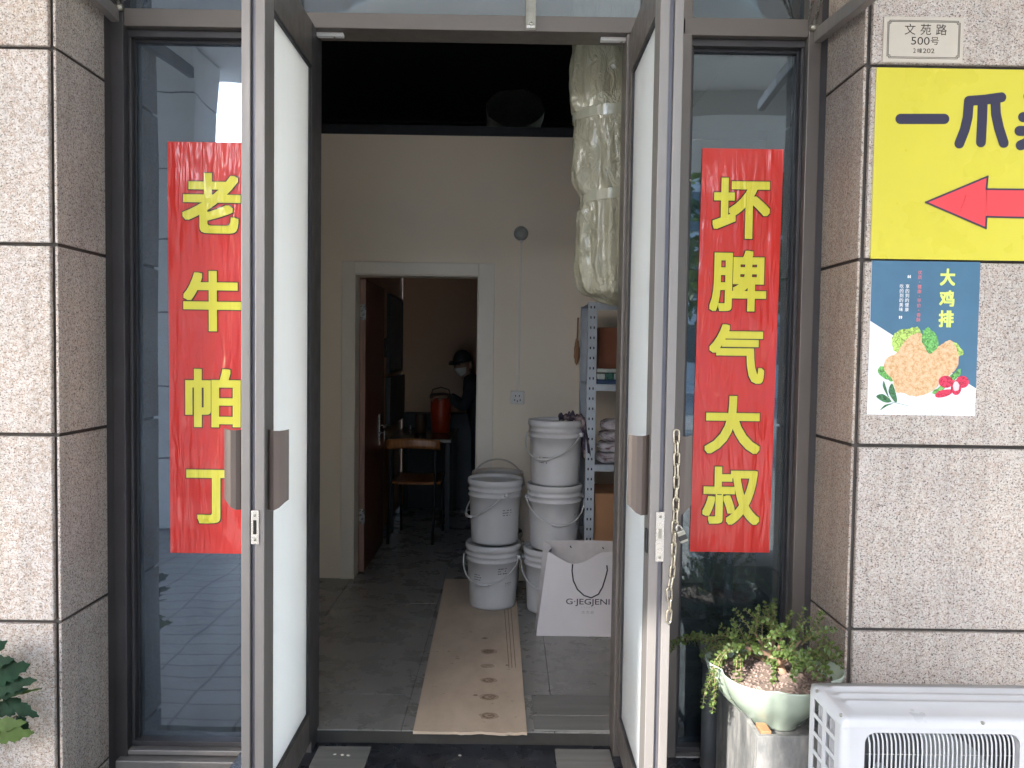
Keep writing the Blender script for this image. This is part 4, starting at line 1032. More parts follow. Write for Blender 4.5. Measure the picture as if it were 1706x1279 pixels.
# brown inner door standing open
def wood(name, col, rough=.45, sc=(9, 9, .7)):
    n = NT(name); f = n.noise(n.coord('World', sc), 6, 6, .6, .8)
    n.set(Base_Color=n.ramp(f, [(.3, tuple(c*.65 for c in col)), (.7, tuple(c*1.3 for c in col))]), Roughness=rough, Coat_Weight=.3, Coat_Roughness=.2); return n.m
M['door_wood'] = wood('brown_door_veneer', (.16,.055,.032)); M['door_edge'] = wood('worn_door_edge', (.30,.17,.13), .6)
dx0 = at(599, 700, YW2).x; dxt = dx0+.036
idr = thing('inner_door', (dx0+.02, YW2, .01), 'reddish brown wooden door standing open into the dark back room, with a silver lever handle', 'door')
bx((dx0+.0005, YW2+.004, .012), (dxt, YW2+.76, dzt-.012)).build('door_leaf', M['door_wood'], idr, bevel=.002)
bx((dx0, YW2-.002, .012), (dxt-.001, YW2+.0035, dzt-.012)).build('edge_strip', M['door_edge'], idr)
for py_ in (520, 860):
    qz = at(600, py_, YW2).z; h_ = bx((dx0+.002, YW2-.006, qz-.05), (dxt+.002, YW2-.0022, qz+.05)).build('hinge', M['steel'], idr, bevel=.0008)
    m = MB()
    for k in range(4): m.tube([(dx0+.012+.012*(k % 2), YW2-.0075, qz-.036+.024*k), (dx0+.012+.012*(k % 2), YW2-.005, qz-.036+.024*k)], .0035, 8)
    m.build('screw', M['dark_hole'], h_)
q = atx(634, 716, dxt+.01)
bx((dxt+.0005, q.y-.02, q.z-.11), (dxt+.007, q.y+.02, q.z+.115)).build('handle_plate', M['steel'], idr, bevel=.002)
hz = q.z+.035
MB().tube([(dxt+.006, q.y, hz), (dxt+.05, q.y, hz), (dxt+.052, q.y-.005, hz), (dxt+.052, q.y-.11, hz-.004)], .0085, 10).build('lever', M['steel'], idr)
MB().tube([(dxt+.006, q.y, hz-.055), (dxt+.018, q.y, hz-.055)], .011, 12).build('lock_cylinder', M['steel'], idr)
m = MB().tube([(dxt+.018, q.y, hz-.055), (dxt+.038, q.y, hz-.056)], .003, 6); m.box((dxt+.036, q.y-.002, hz-.070), (dxt+.040, q.y+.012, hz-.045)); m.box((dxt+.036, q.y-.001, hz-.115), (dxt+.039, q.y+.010, hz-.072)).build('key', M['steel'], idr)

# notice board, dark panel, switch on the left wall of the back room
za, zb_ = atx(650, 488, -1.0).z, atx(650, 622, -1.0).z; ya_ = atx(650, 560, -1.0).y
nb = thing('notice_board', (-1.01, ya_+.3, zb_), 'dark framed board with bluish sheet on the back room wall beyond the brown door', 'picture')
M['paper_blue'] = plain('faded_sheet', (.22,.24,.27), .6, var=.15, scale=6)
bx((-1.029, ya_+.025, zb_+.022), (-1.012, 7.24, za-.022)).build('sheet', M['paper_blue'], nb)
fm = MB().box((-1.0295, ya_, zb_), (-1.0, ya_+.024, za)).box((-1.0295, 7.241, zb_), (-1.0, 7.265, za)).box((-1.0295, ya_+.0245, za-.021), (-1.0, 7.2405, za)).box((-1.0295, ya_+.0245, zb_), (-1.0, 7.2405, zb_+.021)); fm.build('frame', M['black'], nb)
tag(bx((-1.029, ya_-.05, .85), (-.985, 7.30, zb_-.03)).build('dark_board', M['ac_dark'], bevel=.004), 'tall dark panel on the back room wall under the framed board', 'panel')
q = atx(641, 577, -1.02); tag(bx((-1.0295, q.y-.04, q.z-.09), (-1.005, q.y+.04, q.z+.07)).build('wall_phone', M['black'], bevel=.004), 'small dark box on the wall between the brown door and the framed board', 'box')
tag(bx((-.98, 7.19, .001), (.70, 7.36, .90)).build('dark_bench', M['ac_dark'], bevel=.006), 'low dark cabinet along the far wall behind the back room table', 'cabinet')
# table, container, chair
M['table'] = wood('table_top', (.13,.12,.085), .25, (2, 9, 1)); M['metal_dark'] = plain('dark_tube', (.014,.015,.018), .55, .0)
tx0, tx1, ty0, ty1 = -.975, at(752, 731, 6.2).x, 6.2, 7.17; tz = at(700, 731, 6.2).z
tb = thing('table', ((tx0+tx1)/2, (ty0+ty1)/2, 0), 'grey brown table in the dark back room with the orange container on it', 'table')
bx((tx0, ty0, tz-.03), (tx1, ty1, tz)).build('tabletop', M['table'], tb, bevel=.004)
for x in (tx0+.03, tx1-.03):
    for yv in (ty0+.04, ty1-.04): bx((x-.018, yv-.018, .001), (x+.018, yv+.018, tz-.031)).build('leg', M['metal_dark'], tb)
q = at(734, 715, 6.75); oz = tz+.001
M['orange'] = plain('orange_plastic', (.36,.035,.008), .35, var=.12); M['brown_lid'] = plain('dark_brown_lid', (.10,.05,.03), .5)
oc = thing('orange_container', (q.x, 6.75, oz), 'orange container with a dark lid on the back room table before the person', 'container')
MB().lathe([(0, 0), (.074, 0), (.080, .01), (.088, .15), (.092, .29), (.094, .30), (.094, .31)], (q.x, 6.75, oz), 28).build('body', M['orange'], oc)
MB().lathe([(.098, .300), (.099, .325), (.085, .338), (.03, .345), (0, .346)], (q.x, 6.75, oz), 28).build('lid', M['brown_lid'], oc)
MB().tube([(q.x-.09, 6.74, oz+.30), (q.x-.07, 6.73, oz+.375), (q.x, 6.73, oz+.395), (q.x+.07, 6.73, oz+.375), (q.x+.09, 6.74, oz+.30)], .006, 8).build('handle', M['brown_lid'], oc)
tag(MB().lathe([(0, 0), (.045, 0), (.05, .07), (.052, .16), (.05, .165), (0, .16)], (q.x-.17, 6.70, oz), 20).build('dark_jar', M['brown_lid']), 'small dark jar on the table to the left of the orange container', 'jar')
tag(MB().tube([at(684, 722, 6.45), at(684, 708, 6.45)], .006, 8).build('steel_rod_holder', M['steel']), 'thin shiny upright rod standing on the back room table', 'rod')
M['seat_wood'] = wood('chair_wood', (.34,.13,.04), .35)
xa, xb = at(646, 738, 5.87).x+.02, at(727, 738, 5.87).x; zs_ = .465; zb2 = at(690, 738, 5.87).z
cr = thing('chair', ((xa+xb)/2, 6.05, 0), 'wooden seated chair with dark tube frame tucked toward the table in the dark back room', 'chair')
MB().grid(lambda u, v: Vector((xa+.0+(xb-xa+.03)*u, 5.90+.40*v, zs_+.012*(v*v)-.008*math.sin(u*math.pi))), 10, 8).build('seat', M['seat_wood'], cr, solid=.018)
MB().grid(lambda u, v: Vector((xa-.03+(xb-xa+.06)*u, 5.86-.03*math.sin(u*math.pi), zb2-.05+.075*v+.015*math.sin(u*math.pi))), 12, 3).build('backrest', M['seat_wood'], cr, solid=.016)
for x in (xa, xb-.01):
    MB().tube([(x-.01, 5.84, .001), (x, 5.90, zs_-.01), (x, 5.90, zs_+.1), (x-.004, 5.875, zb2)], .011, 8).build('rear_leg', M['metal_dark'], cr)
    MB().tube([(x+.03, 6.30, .001), (x+.02, 6.26, zs_-.012)], .011, 8).build('front_leg', M['metal_dark'], cr)
    MB().tube([(x, 5.90, zs_-.022), (x+.02, 6.26, zs_-.022)], .009, 8).build('seat_rail', M['metal_dark'], cr)

# ------------------------------------------------------------------ person behind the doorway
M['cloth_dark'] = plain('dark_clothes', (.018,.022,.026), .9, var=.3); M['skin'] = plain('skin', (.34,.20,.14), .5, var=.06); M['mask'] = plain('white_mask', (.55,.54,.50), .8, var=.05); M['sleeve'] = plain('grey_brown_sleeve', (.10,.075,.055), .85)
hq = at(771, 606, 6.78)
pe = thing('person', (hq.x+.13, 6.85, 0), 'person in dark clothes, dark cap and white face mask leaning over the orange container', 'person')
def skin_obj(name, verts, edges, rad, mat, parent, root=0, sub=2):
    me = bpy.data.meshes.new(name); me.from_pydata([Vector(v)-wloc(parent) for v in verts], edges, []); me.materials.append(mat)
    o = bpy.data.objects.new(name, me); C.objects.link(o); o.parent = parent
    sk_ = o.modifiers.new('skin', 'SKIN'); sk_.use_smooth_shade = True
    for i, r in enumerate(rad):
        me.skin_vertices[0].data[i].radius = (r, r) if not isinstance(r, tuple) else r; me.skin_vertices[0].data[i].use_root = (i == root)
    s2 = o.modifiers.new('sub', 'SUBSURF'); s2.levels = s2.render_levels = sub
    return o
hx, hy, hz_ = hq.x, hq.y, hq.z
sx_ = Vector((.0, 1, 0))                    # shoulders run along the depth axis, she faces left
V_ = [(hx+.17, hy+.04, .84), (hx+.16, hy+.04, .98), (hx+.12, hy+.03, 1.12), (hx+.09, hy+.02, 1.22), (hx+.05, hy+.01, 1.29),       # 0-4 pelvis..neck
      (hx+.10, hy-.15, 1.20), (hx+.02, hy-.20, .99), (hx-.10, hy-.13, 1.08),                                                     # 5-7 near arm
      (hx+.08, hy+.19, 1.20), (hx+.0, hy+.22, 1.0), (hx-.12, hy+.12, 1.09),                                                      # 8-10 far arm
      (hx+.17, hy-.06, .80), (hx+.15, hy-.08, .45), (hx+.18, hy-.08, .09), (hx+.05, hy-.09, .035),                               # 11-14 near leg
      (hx+.18, hy+.13, .80), (hx+.17, hy+.15, .45), (hx+.21, hy+.15, .09), (hx+.08, hy+.16, .035)]
E_ = [(0,1),(1,2),(2,3),(3,4),(3,5),(5,6),(6,7),(3,8),(8,9),(9,10),(0,11),(11,12),(12,13),(13,14),(0,15),(15,16),(16,17),(17,18)]
Rr = [.15,.13,.14,.125,.055,.062,.05,.036,.062,.05,.036,.095,.07,.052,.04,.095,.07,.052,.04]
skin_obj('clothed_body', V_, E_, Rr, M['cloth_dark'], pe)
def headp(u, v):
    a = 2*math.pi*u; b = math.pi*(v-.5); d = Vector((math.cos(a)*math.cos(b), math.sin(a)*math.cos(b), math.sin(b)))
    fx = -d.x        # face looks to -X / -Y
    p_ = Vector((d.x*.092, d.y*.076, d.z*.112)); jaw = max(0, -d.z); p_.y *= 1-.28*jaw; p_.x *= 1-.16*jaw
    nose = math.exp(-((d.y/.16)**2+((d.z+.12)/.2)**2))*max(0, fx); p_.x -= .020*nose
    brow = math.exp(-(((d.z-.22)/.12)**2))*max(0, fx); p_.x -= .004*brow
    for s_ in (-1, 1): p_.x += .008*math.exp(-(((d.y-s_*.38)/.16)**2+((d.z-.05)/.12)**2))*max(0, fx)
    return p_
ry = Matrix.Rotation(R(52), 3, 'Z') @ Matrix.Rotation(R(-14), 3, 'Y')
hc = Vector((hx, hy, hz_))
hd = MB().grid(lambda u, v: hc + ry @ headp(u, v), 36, 26); hd.tube([Vector((hx+.04, hy+.01, 1.26)), hc+Vector((.015, .01, -.06))], [.05, .05], 12)
for s_ in (-1, 1): hd.blob(hc + ry @ Vector((.012, s_*.078, -.01)), (.018, .010, .03), 10, 8, 0)
hd.build('head', M['skin'], pe)
for s_ in (-1, 1): MB().blob(hc + ry @ Vector((-.078, s_*.031, .012)), (.009, .012, .007), 10, 8, 0).build('eye', M['black'], pe)
MB().grid(lambda u, v: hc + ry @ (headp(.5+(u-.5)*.36, .12+.34*v)*1.07), 16, 10).build('face_mask', M['mask'], pe)
MB().grid(lambda u, v: hc + ry @ (headp(u, .55+.45*v)*1.10 + Vector((.004, 0, .004))), 36, 12).build('cap', M['black'], pe)
MB().grid(lambda u, v: hc + ry @ Vector((-.075-.075*v*math.cos((u-.5)*2.0), (u-.5)*.15*(1-.15*v), .045-.018*v)), 12, 5).build('cap_brim', M['black'], pe, solid=.004)
MB().grid(lambda u, v: hc + ry @ (headp(-.17+.34*u, .30+.3*v)*1.08), 16, 8).build('hair', M['black'], pe)
def hand(w_, dirv, up, name='hand'):
    dirv = Vector(dirv).normalized(); up = Vector(up).normalized(); sd_ = dirv.cross(up).normalized(); w_ = Vector(w_)
    m = MB().blob(w_+dirv*.045, (.045, .036, .018), 12, 9, .05)
    for k in range(4):
        b0_ = w_ + dirv*.080 + sd_*(-.027+.018*k); L = (.062, .072, .068, .052)[k]
        m.tube([b0_-dirv*.02, b0_, b0_+dirv*L*.5-up*.008, b0_+dirv*L*.8-up*.03, b0_+dirv*L*.85-up*.048], [.009, .009, .008, .0075, .006], 8)
    m.tube([w_+dirv*.02-sd_*.025, w_+dirv*.05-sd_*.045-up*.01, w_+dirv*.075-sd_*.05-up*.025], [.011, .009, .007], 8)
    m.build(name, M['skin'], pe)
hand((hx-.12, hy-.125, 1.085), (-1, .1, .05), (0, 0, 1)); hand((hx-.14, hy+.11, 1.095), (-1, -.2, .05), (0, 0, 1))

# ------------------------------------------------------------------ alarm dome, conduit, socket
M['white_pl'] = plain('white_plastic', (.62,.60,.56), .4, var=.04)
q = at(868, 389, YW)
dm = thing('wall_sensor', (q.x, YW, q.z), 'small round grey dome lamp on the beige wall at the top of the cable trunking', 'lamp')
m = MB(); n_ = 28; pr = [(.046, 0), (.046, .008), (.040, .012), (.038, .022), (.028, .034), (.012, .040), (0, .041)]
m.add([(q.x+r*math.cos(2*math.pi*k/n_), YW-.0005-h, q.z+r*math.sin(2*math.pi*k/n_)) for r, h in pr for k in range(n_)], [(i*n_+k, i*n_+(k+1) % n_, (i+1)*n_+(k+1) % n_, (i+1)*n_+k) for i in range(len(pr)-1) for k in range(n_)], True)
m.build('dome', plain('grey_dome', (.34,.35,.34), .3), dm)
bx((q.x-.009, YW-.022, q.z-.062), (q.x+.011, YW-.0006, q.z-.044)).build('clip', M['white_pl'], dm, bevel=.002)
s_ = at(862, 662, YW)
tag(MB().prism([(q.x-.006, YW-.0005, q.z-.064), (q.x+.008, YW-.0005, q.z-.064), (s_.x+.010, YW-.0005, s_.z+.046), (s_.x-.006, YW-.0005, s_.z+.046)], (0, -.010, 0)).build('cable_trunking', M['casing'], bevel=.0015), 'thin vertical cable trunking running down the beige wall to the socket', 'trunking')
so = thing('wall_socket', (s_.x, YW, s_.z-.043), 'white double socket plate on the beige wall above the pails', 'socket')
bx((s_.x-.044, YW-.012, s_.z-.043), (s_.x+.044, YW-.0005, s_.z+.043)).build('plate', M['white_pl'], so, bevel=.004)
m = MB()
for dx_, dz_ in ((-.012, .012), (.012, .012), (-.018, -.015), (0, -.022), (.018, -.015)): m.box((s_.x+dx_-.003, YW-.0128, s_.z+dz_-.006), (s_.x+dx_+.003, YW-.0119, s_.z+dz_+.005))
m.build('pin_hole', M['dark_hole'], so)

# ------------------------------------------------------------------ pails
M['pail'] = plain('pail_plastic', (.60,.585,.575), .42, var=.05, scale=3, coat=.1); M['pail_in'] = plain('pail_lid', (.50,.49,.48), .5, var=.08)
M['pail_tan'] = plain('aged_pail_plastic', (.47,.40,.34), .45, var=.06)
HP = .372
def make_pail(loc, lab, up=False, mt=None):
    mt = mt or M['pail']
    t = thing('pail', loc, lab, 'pail', 'stacked plastic pails'); L = Vector(loc)
    pr = [(0, .004), (.118, .004), (.124, 0), (.133, .004), (.136, .02), (.144, .16), (.1485, .268), (.1555, .270), (.157, .274), (.1555, .279), (.1495, .281), (.1500, .300), (.156, .302), (.1575, .306), (.156, .311), (.150, .313), (.1505, .330), (.157, .333), (.160, .340), (.161, .352), (.1595, .364), (.157, .369), (.153, .369), (.150, .362), (.149, .352)]
    MB().lathe(pr, L, 56).build('tub', mt, t)
    MB().lathe([(.149, .353), (.146, .349), (.135, .347), (.0, .347)], L, 56).build('lid', M['pail_in'], t)
    for s_ in (-1, 1): MB().tube([L+Vector((s_*.150, 0, .290)), L+Vector((s_*.172, 0, .290))], .013, 14).build('handle_ear', mt, t)
    pts = []
    for k in range(25):
        a = math.pi*k/24; x = -.168*math.cos(a); dr = math.sin(a)
        if up: pts.append(L+Vector((x*(1-.06*dr), .03*dr, .290+.150*dr)))
        else:
            yy = -math.sqrt(max(.170**2-(x*.985)**2, 0)); pts.append(L+Vector((x, min(0, yy)*(.985), .290-.135*dr**1.1)))
    MB().tube(pts, .0042 if not up else .0055, 8).build('handle', mt, t)
    if not up: MB().tube(pts[10:15], .0085, 10).build('grip', mt, t)
    return t
M['mark'] = plain('pail_print', (.05,.05,.055), .6)
def mark(t, ang, z, kind=0):
    """a few rows of small printed dashes curved round the tub"""
    L = wloc(t); rr_ = .1400+.038*(z-.08) ; m = MB(); rnd = random.Random(int(ang*100)+kind)
    for row in range(3 if kind == 0 else 1):
        a = ang
        for k in range(7 if kind == 0 else 5):
            w_ = rnd.uniform(.015, .05) if kind == 0 else .045; h_ = .006 if kind == 0 else .020; zz = z - row*.014
            def cp(aa, z_): r_ = .1366+.0575*(z_-.02)+.0006 if z_ < .16 else .144+.042*(z_-.16)+.0009; return L+Vector((math.cos(aa)*r_, math.sin(aa)*r_, z_))
            if rnd.random() < .8:
                if kind == 0: m.add([cp(a, zz), cp(a+w_, zz), cp(a+w_, zz+h_), cp(a, zz+h_)], [(0,1,2,3)])
                else:
                    m.add([cp(a, zz), cp(a+.008, zz), cp(a+.008, zz+h_), cp(a, zz+h_)], [(0,1,2,3)]); m.add([cp(a+.008, zz+h_-.005), cp(a+w_*.7, zz+h_-.005), cp(a+w_*.7, zz+h_), cp(a+.008, zz+h_)], [(0,1,2,3)])
            a += w_+.02 if kind == 0 else .075
    if m.f: m.build('printed_mark', M['mark'], t)
lc = at(822, 960, 4.44); rc2 = at(922, 860, 4.40)
LX, LY, RX_, RY_ = lc.x, 4.44, rc2.x, 4.40
def pail(loc, rz, lab, marks=(), **k):
    t = make_pail(loc, lab, **k)
    for mk in marks: mark(t, *mk)
    t.rotation_euler = (0, 0, rz); return t
pail((LX-.004, LY, .012), -.35, 'bottom pail of the front left stack, standing on the beige floor board', ((-2.0, .20), (-1.0, .24), (-.75, .14, 1)))
pail((LX+.004, LY+.004, .012+HP), -1.15, 'top pail of the front left stack, its handle swung out to the left', ((-.1, .20),))
pail((RX_-.01, RY_, .0005), -.25, 'bottom pail of the tall three pail stack, half hidden behind the paper bag')
pail((RX_+.004, RY_+.002, HP-.006), .15, 'middle pail of the tall three pail stack, behind the top of the paper bag', ((-.9, .19, 1), (-.72, .17)))
pail((RX_+.006, RY_, 2*(HP-.006)), -.55, 'top pail of the tall three pail stack with a dark rag hanging over its rim', ((-1.75, .16),))
pail((at(829, 800, 4.74).x, 4.76, .0005), 0, 'lower pail of the rear stack, hidden behind the front left stack', mt=M['pail_tan'])
pail((at(829, 800, 4.74).x, 4.76, HP), .1, 'tanned pail with its handle standing upright, behind the front left stack', up=True, mt=M['pail_tan'])
# rag draped over the top pail
M['rag'] = None
def rag_mat():
    n = NT('purple_rag'); f = n.noise(n.coord('World'), 16, 3); n.set(Base_Color=n.ramp(f, [(.42, (.045,.035,.065)), (.52, (.08,.055,.08)), (.60, (.30,.23,.23))]), Roughness=.9); return n.m
M['rag'] = rag_mat(); zt_ = 3*(HP-.006)+.008
def ragp(u, v):
    x = RX_+.02 + u*.165; r_ = u
    over = max(0, (x-(RX_+.150))); y_ = RY_-.10+.13*v + .02*mnoise.noise(Vector((u*5, v*5, 2)))
    z = zt_ + .022*abs(mnoise.noise(Vector((u*7, v*6, 7))))*2 + .012*math.sin(v*9+u*4)
    if over > 0: z -= over*6.0*(.6+.5*math.sin(v*2.2+.5)); x = RX_+.150+over*.9+.018*math.sin(v*12)
    return Vector((x, y_, z))
rg = MB().grid(ragp, 34, 24).build('rag', M['rag'], solid=.004)
tag(rg, 'crumpled dark purple and pale rag draped over the rim of the topmost pail', 'rag')

# ------------------------------------------------------------------ paper bag
M['paper'] = plain('white_card', (.62,.585,.585), .45, var=.04, scale=5); M['paper_in'] = plain('card_inside', (.52,.48,.46), .7); M['ink2'] = plain('black_print', (.03,.03,.035), .5)
b0 = atz(893, 1059, .001); bY = b0.y; bx0 = b0.x; bx1 = bx0+.50
tl = at(913, 921, bY+.01); dz_top = tl.z
bg_ = thing('paper_bag', (bx0+.25, bY+.07, 0), 'large white paper carrier bag with black cord handle standing on the floor before the pails', 'bag')
dp = .135
def bagfront(u, v):
    xl_ = bx0 + (tl.x-bx0)*v; xr_ = bx1 - .01*v; x = xl_ + (xr_-xl_)*u
    zt2 = dz_top - .058*math.sin(min(1, u*1.55)*math.pi)**1.3*(u < .66) - (.0 if u < .66 else 0) + .012*u
    y_ = bY - .030*math.sin(u*math.pi)*v**2 + .03*v
    return Vector((x, y_, .001 + (zt2)*v))
MB().grid(bagfront, 40, 20).build('front_panel', M['paper'], bg_)
bk = lambda u, v: Vector((bx0+(tl.x-.018-bx0)*v + (bx1-bx0-.02*v-(tl.x-.018-bx0)*v)*u, bY+dp+.0*v, .001+(dz_top+.030+.008*math.sin(u*3))*v))
MB().grid(bk, 20, 10).build('back_panel', M['paper_in'], bg_)
def side(u, v):
    a = bagfront(0, v); b = bk(0, v); p_ = a.lerp(b, u); p_.x += .03*math.sin(u*math.pi)*v; return p_
MB().grid(side, 10, 10).build('side_panel', M['paper'], bg_)
MB().grid(lambda u, v: bagfront(1, v).lerp(bk(1, v), u)-Vector((.03*math.sin(u*math.pi)*v, 0, 0)), 10, 10).build('side_panel', M['paper'], bg_)
bx((bx0+.004, bY+.002, .0008), (bx1-.004, bY+dp-.002, .003)).build('base', M['paper'], bg_)
def onbag(px_, py_, off=.004):
    q = at(px_, py_, bY-.0)
    u = (q.x-bx0-(tl.x-bx0)*q.z/dz_top)/(bx1-bx0-(tl.x-bx0)*q.z/dz_top); v = q.z/max(bagfront(u, 1).z, .01)
    f = bagfront(min(max(u, 0), 1), min(v, 1)); return Vector((q.x, f.y-off, q.z))
cp = [(954, 940), (953, 951), (955, 967), (962, 982), (973, 992), (985, 996), (997, 990), (1004, 978), (1009, 962), (1012, 950), (1011, 942)]
MB().tube([onbag(*c, .006) for c in cp], .0034, 8).build('cord_handle', M['black'], bg_)
for (x, y_) in ((951, 911), (1005, 913)):
    q = at(x, y_, bY+dp-.004); MB().tube([q+Vector((-.004, 0, .006)), q+Vector((.002, -.002, -.004))], .003, 6).build('cord_knot', M['black'], bg_)
def bagtext(txt, x0, y0_, x1, y1_, bold=0, mat='ink2'):
    for_me = bold_mesh(txt, bold); b = bbox(for_me); vs = []
    A0 = onbag(x0, y1_, 0); B0 = onbag(x1, y0_, 0)
    for v in for_me.vertices:
        x = A0.x + (v.co.x-b[0])/(b[1]-b[0])*(B0.x-A0.x); z = A0.z + (v.co.y-b[2])/(b[3]-b[2])*(B0.z-A0.z)
        zf = z
        u = (x-bx0-(tl.x-bx0)*zf/dz_top)/(bx1-bx0-(tl.x-bx0)*zf/dz_top); vv = zf/bagfront(min(1, max(0, u)), 1).z
        vs.append((x, bagfront(min(1, u), min(1, vv)).y-.0022, z))
    MB().add(vs, [tuple(p.vertices) for p in for_me.polygons]).build('lettering', M[mat], bg_)
bagtext('G·JEGJENI', 943, 998.5, 1016, 1010, .006); 
M['ink_pale'] = plain('pale_print', (.30,.28,.28), .5)
for k in range(6): q = 969+k*4.2; bagtext('.', q, 1011.5, q+1.2, 1012.5, 0, 'ink_pale')
for k, c in enumerate('杰杰妮'): bagtext(c, 969+k*7.5, 1018, 974.5+k*7.5, 1023, 0, 'ink_pale')

# ------------------------------------------------------------------ stained board on the floor
def board_mat():
    n = NT('stained_hardboard'); co = n.coord('World'); f = n.noise(n.coord('World', (1,.5,1)), 9, 5, .6)
    c = n.ramp(f, [(.3, (.46,.36,.275)), (.7, (.58,.47,.365))])
    sp_ = n.noise(co, 30, 4, .6); 
    c = n.mix(n.ramp(sp_, [(.66, 0), (.74, .5)]), c, (.14,.09,.06))
    n.set(Base_Color=c, Roughness=.55); return n.m
M['hardboard'] = board_mat(); M['stain'] = plain('dark_stain', (.21,.145,.10), .6, var=.5, scale=60); M['stain_soft'] = plain('brown_stain', (.37,.275,.20), .6, var=.3, scale=60)
bn0, bn1 = atz(688, 1219, .009), atz(878, 1221, .009); bf0, bf1 = atz(742, 965, .009), atz(858, 965, .009)
fb = thing('floor_board_sheet', ((bn0.x+bn1.x)/2, (bn0.y+bf0.y)/2, 0), 'long beige hardboard strip on the floor with a row of round stains', 'board')
rnd = random.Random(2); nP = 26
top = [Vector((bn0.x+(bn1.x-bn0.x)*k/nP, min(bn0.y, 2.93)+.0+rnd.uniform(-.006, .006)*(k > 8), .0112)) for k in range(nP+1)]
poly = top + [Vector((bf1.x, bf1.y, .0112)), Vector((bf0.x, bf0.y, .0112))]
MB().prism([Vector((p_.x, p_.y, .0005)) for p_ in poly], (0, 0, .0108)).build('sheet', M['hardboard'], fb)
def stain(px_, py_, r, mat, ring=False, asp=1.3, nm='stain'):
    q = atz(px_, py_, .0115); m = MB(); n_ = 26; s0 = rnd.random()*9; z = .01155+rnd.random()*.0002
    o_ = [Vector((q.x+math.cos(6.283*k/n_)*r*asp*(1+.22*mnoise.noise(Vector((math.cos(6.283*k/n_)*1.5+s0, math.sin(6.283*k/n_)*1.5, 0)))), q.y+math.sin(6.283*k/n_)*r*(1+.22*mnoise.noise(Vector((math.cos(6.283*k/n_)*1.5+s0, math.sin(6.283*k/n_)*1.5, 3)))), z)) for k in range(n_)]
    if ring:
        i_ = [q + (p_-q)*.62 for p_ in o_]
        for p_ in i_: p_.z = z
        m.add(o_+i_, [(k, (k+1) % n_, n_+(k+1) % n_, n_+k) for k in range(n_)])
    else: m.add(o_, [tuple(range(n_))])
    m.build(nm, mat, fb)
for (x, y_, r, rg_) in ((808, 1063, .010, 0), (814, 1085, .024, 0), (812, 1109, .018, 1), (814, 1133, .021, 1), (815, 1161, .024, 1), (814, 1192, .022, 1), (762, 1097, .006, 0), (845, 1108, .006, 0), (792, 1158, .007, 0)):
    stain(x, y_, r*1.35, M['stain_soft']); stain(x, y_, r, M['stain'], bool(rg_), 1.2); 
    if rg_: stain(x+2, y_, r*.3, M['stain'])
m = MB()
for (xa_, xb_) in ((840, 848), (846, 853), (851, 859)):
    a, b = atz(xa_, 1010, .0119), atz(xb_, 1112, .0119); m.add([a-Vector((.0018,0,0)), b-Vector((.0018,0,0)), b+Vector((.0018,0,0)), a+Vector((.0018,0,0))], [(0,1,2,3)])
m.build('tyre_line', M['stain'], fb)

# ------------------------------------------------------------------ shelf rack and what it holds
M['rack'] = plain('galvanised_rack', (.40,.43,.46), .4, .35, var=.12, scale=15)
SY0, SY1 = 4.32, 4.78; q0_, q1_ = at(978, 640, SY0), at(993, 640, SY0); sx0, sx1 = q0_.x, q0_.x+.85; pw = q1_.x-q0_.x
rk = thing('shelf_rack', ((sx0+sx1)/2, (SY0+SY1)/2, 0), 'pale grey slotted metal rack behind the right jamb, loaded with boxes and rags', 'shelf')
ztop = at(990, 503, SY0).z
for X_, d1 in ((sx0, 1), (sx1, -1)):
    for Y_, d2 in ((SY0, 1), (SY1, -1)):
        m = MB().box((X_, Y_, .001), (X_+d1*pw, Y_+d2*.003, ztop)).box((X_, Y_+d2*.0031, .001), (X_+d1*.003, Y_+d2*.04, ztop)); po_ = m.build('post', M['rack'], rk)
        if d2 == 1 and d1 == 1:
            m = MB(); z = .03
            while z < ztop-.01:
                for xx in (.30, .68): m.box((X_+pw*xx-.0038, Y_-.0006, z-.007), (X_+pw*xx+.0038, Y_-.0001, z+.007))
                z += .057
            m.build('slot', M['dark_hole'], po_)
sz = [at(1005, 505, SY0).z, at(1005, 640, SY0).z, at(1005, 774, SY0).z, at(1005, 774, SY0).z-.45]
for z in sz:
    m = MB().box((sx0+.004, SY0+.0035, z-.002), (sx1-.004, SY1-.0035, z)).box((sx0+pw, SY0-.001, z-.038), (sx1-pw, SY0+.003, z-.0021)); m.build('shelf', M['rack'], rk)
M['cardboard'] = plain('brown_cardboard', (.33,.17,.085), .8, var=.08, scale=4); M['cardboard_red'] = plain('reddish_cardboard', (.20,.07,.035), .8, var=.1)
def carton(a, b, mat, lab):
    t = thing('cardboard_box', ((a[0]+b[0])/2, (a[1]+b[1])/2, a[2]), lab, 'box'); bx(a, b).build('body', mat, t, bevel=.003)
    yc = (a[1]+b[1])/2; bx((a[0]+.002, yc-.02, b[2]+.0002), (b[0]-.002, yc+.02, b[2]+.001)).build('tape', M['wood_block'], t); return t
carton((sx0+.075, SY0+.10, sz[1]+.001), (sx0+.50, SY1-.05, at(1005, 545, SY0+.1).z), M['cardboard_red'], 'reddish brown cardboard box at the back of the upper rack shelf')
carton((sx0+.06, SY0+.04, sz[3]+.001), (sx0+.45, SY1-.08, at(1005, 822, SY0+.04).z), M['cardboard'], 'plain brown cardboard box on the low rack shelf above the paper bag')
t = thing('plastic_packs', (sx0+.15, SY0+.04, sz[1]), 'clear and green plastic packs with a dark blue base on the upper rack shelf', 'pack')
M['packw'] = plain('milky_pack', (.45,.50,.48), .25, var=.15, scale=25); M['packg'] = plain('green_pack', (.04,.13,.10), .3, var=.3, scale=25); M['packb'] = plain('blue_tray', (.02,.05,.12), .4)
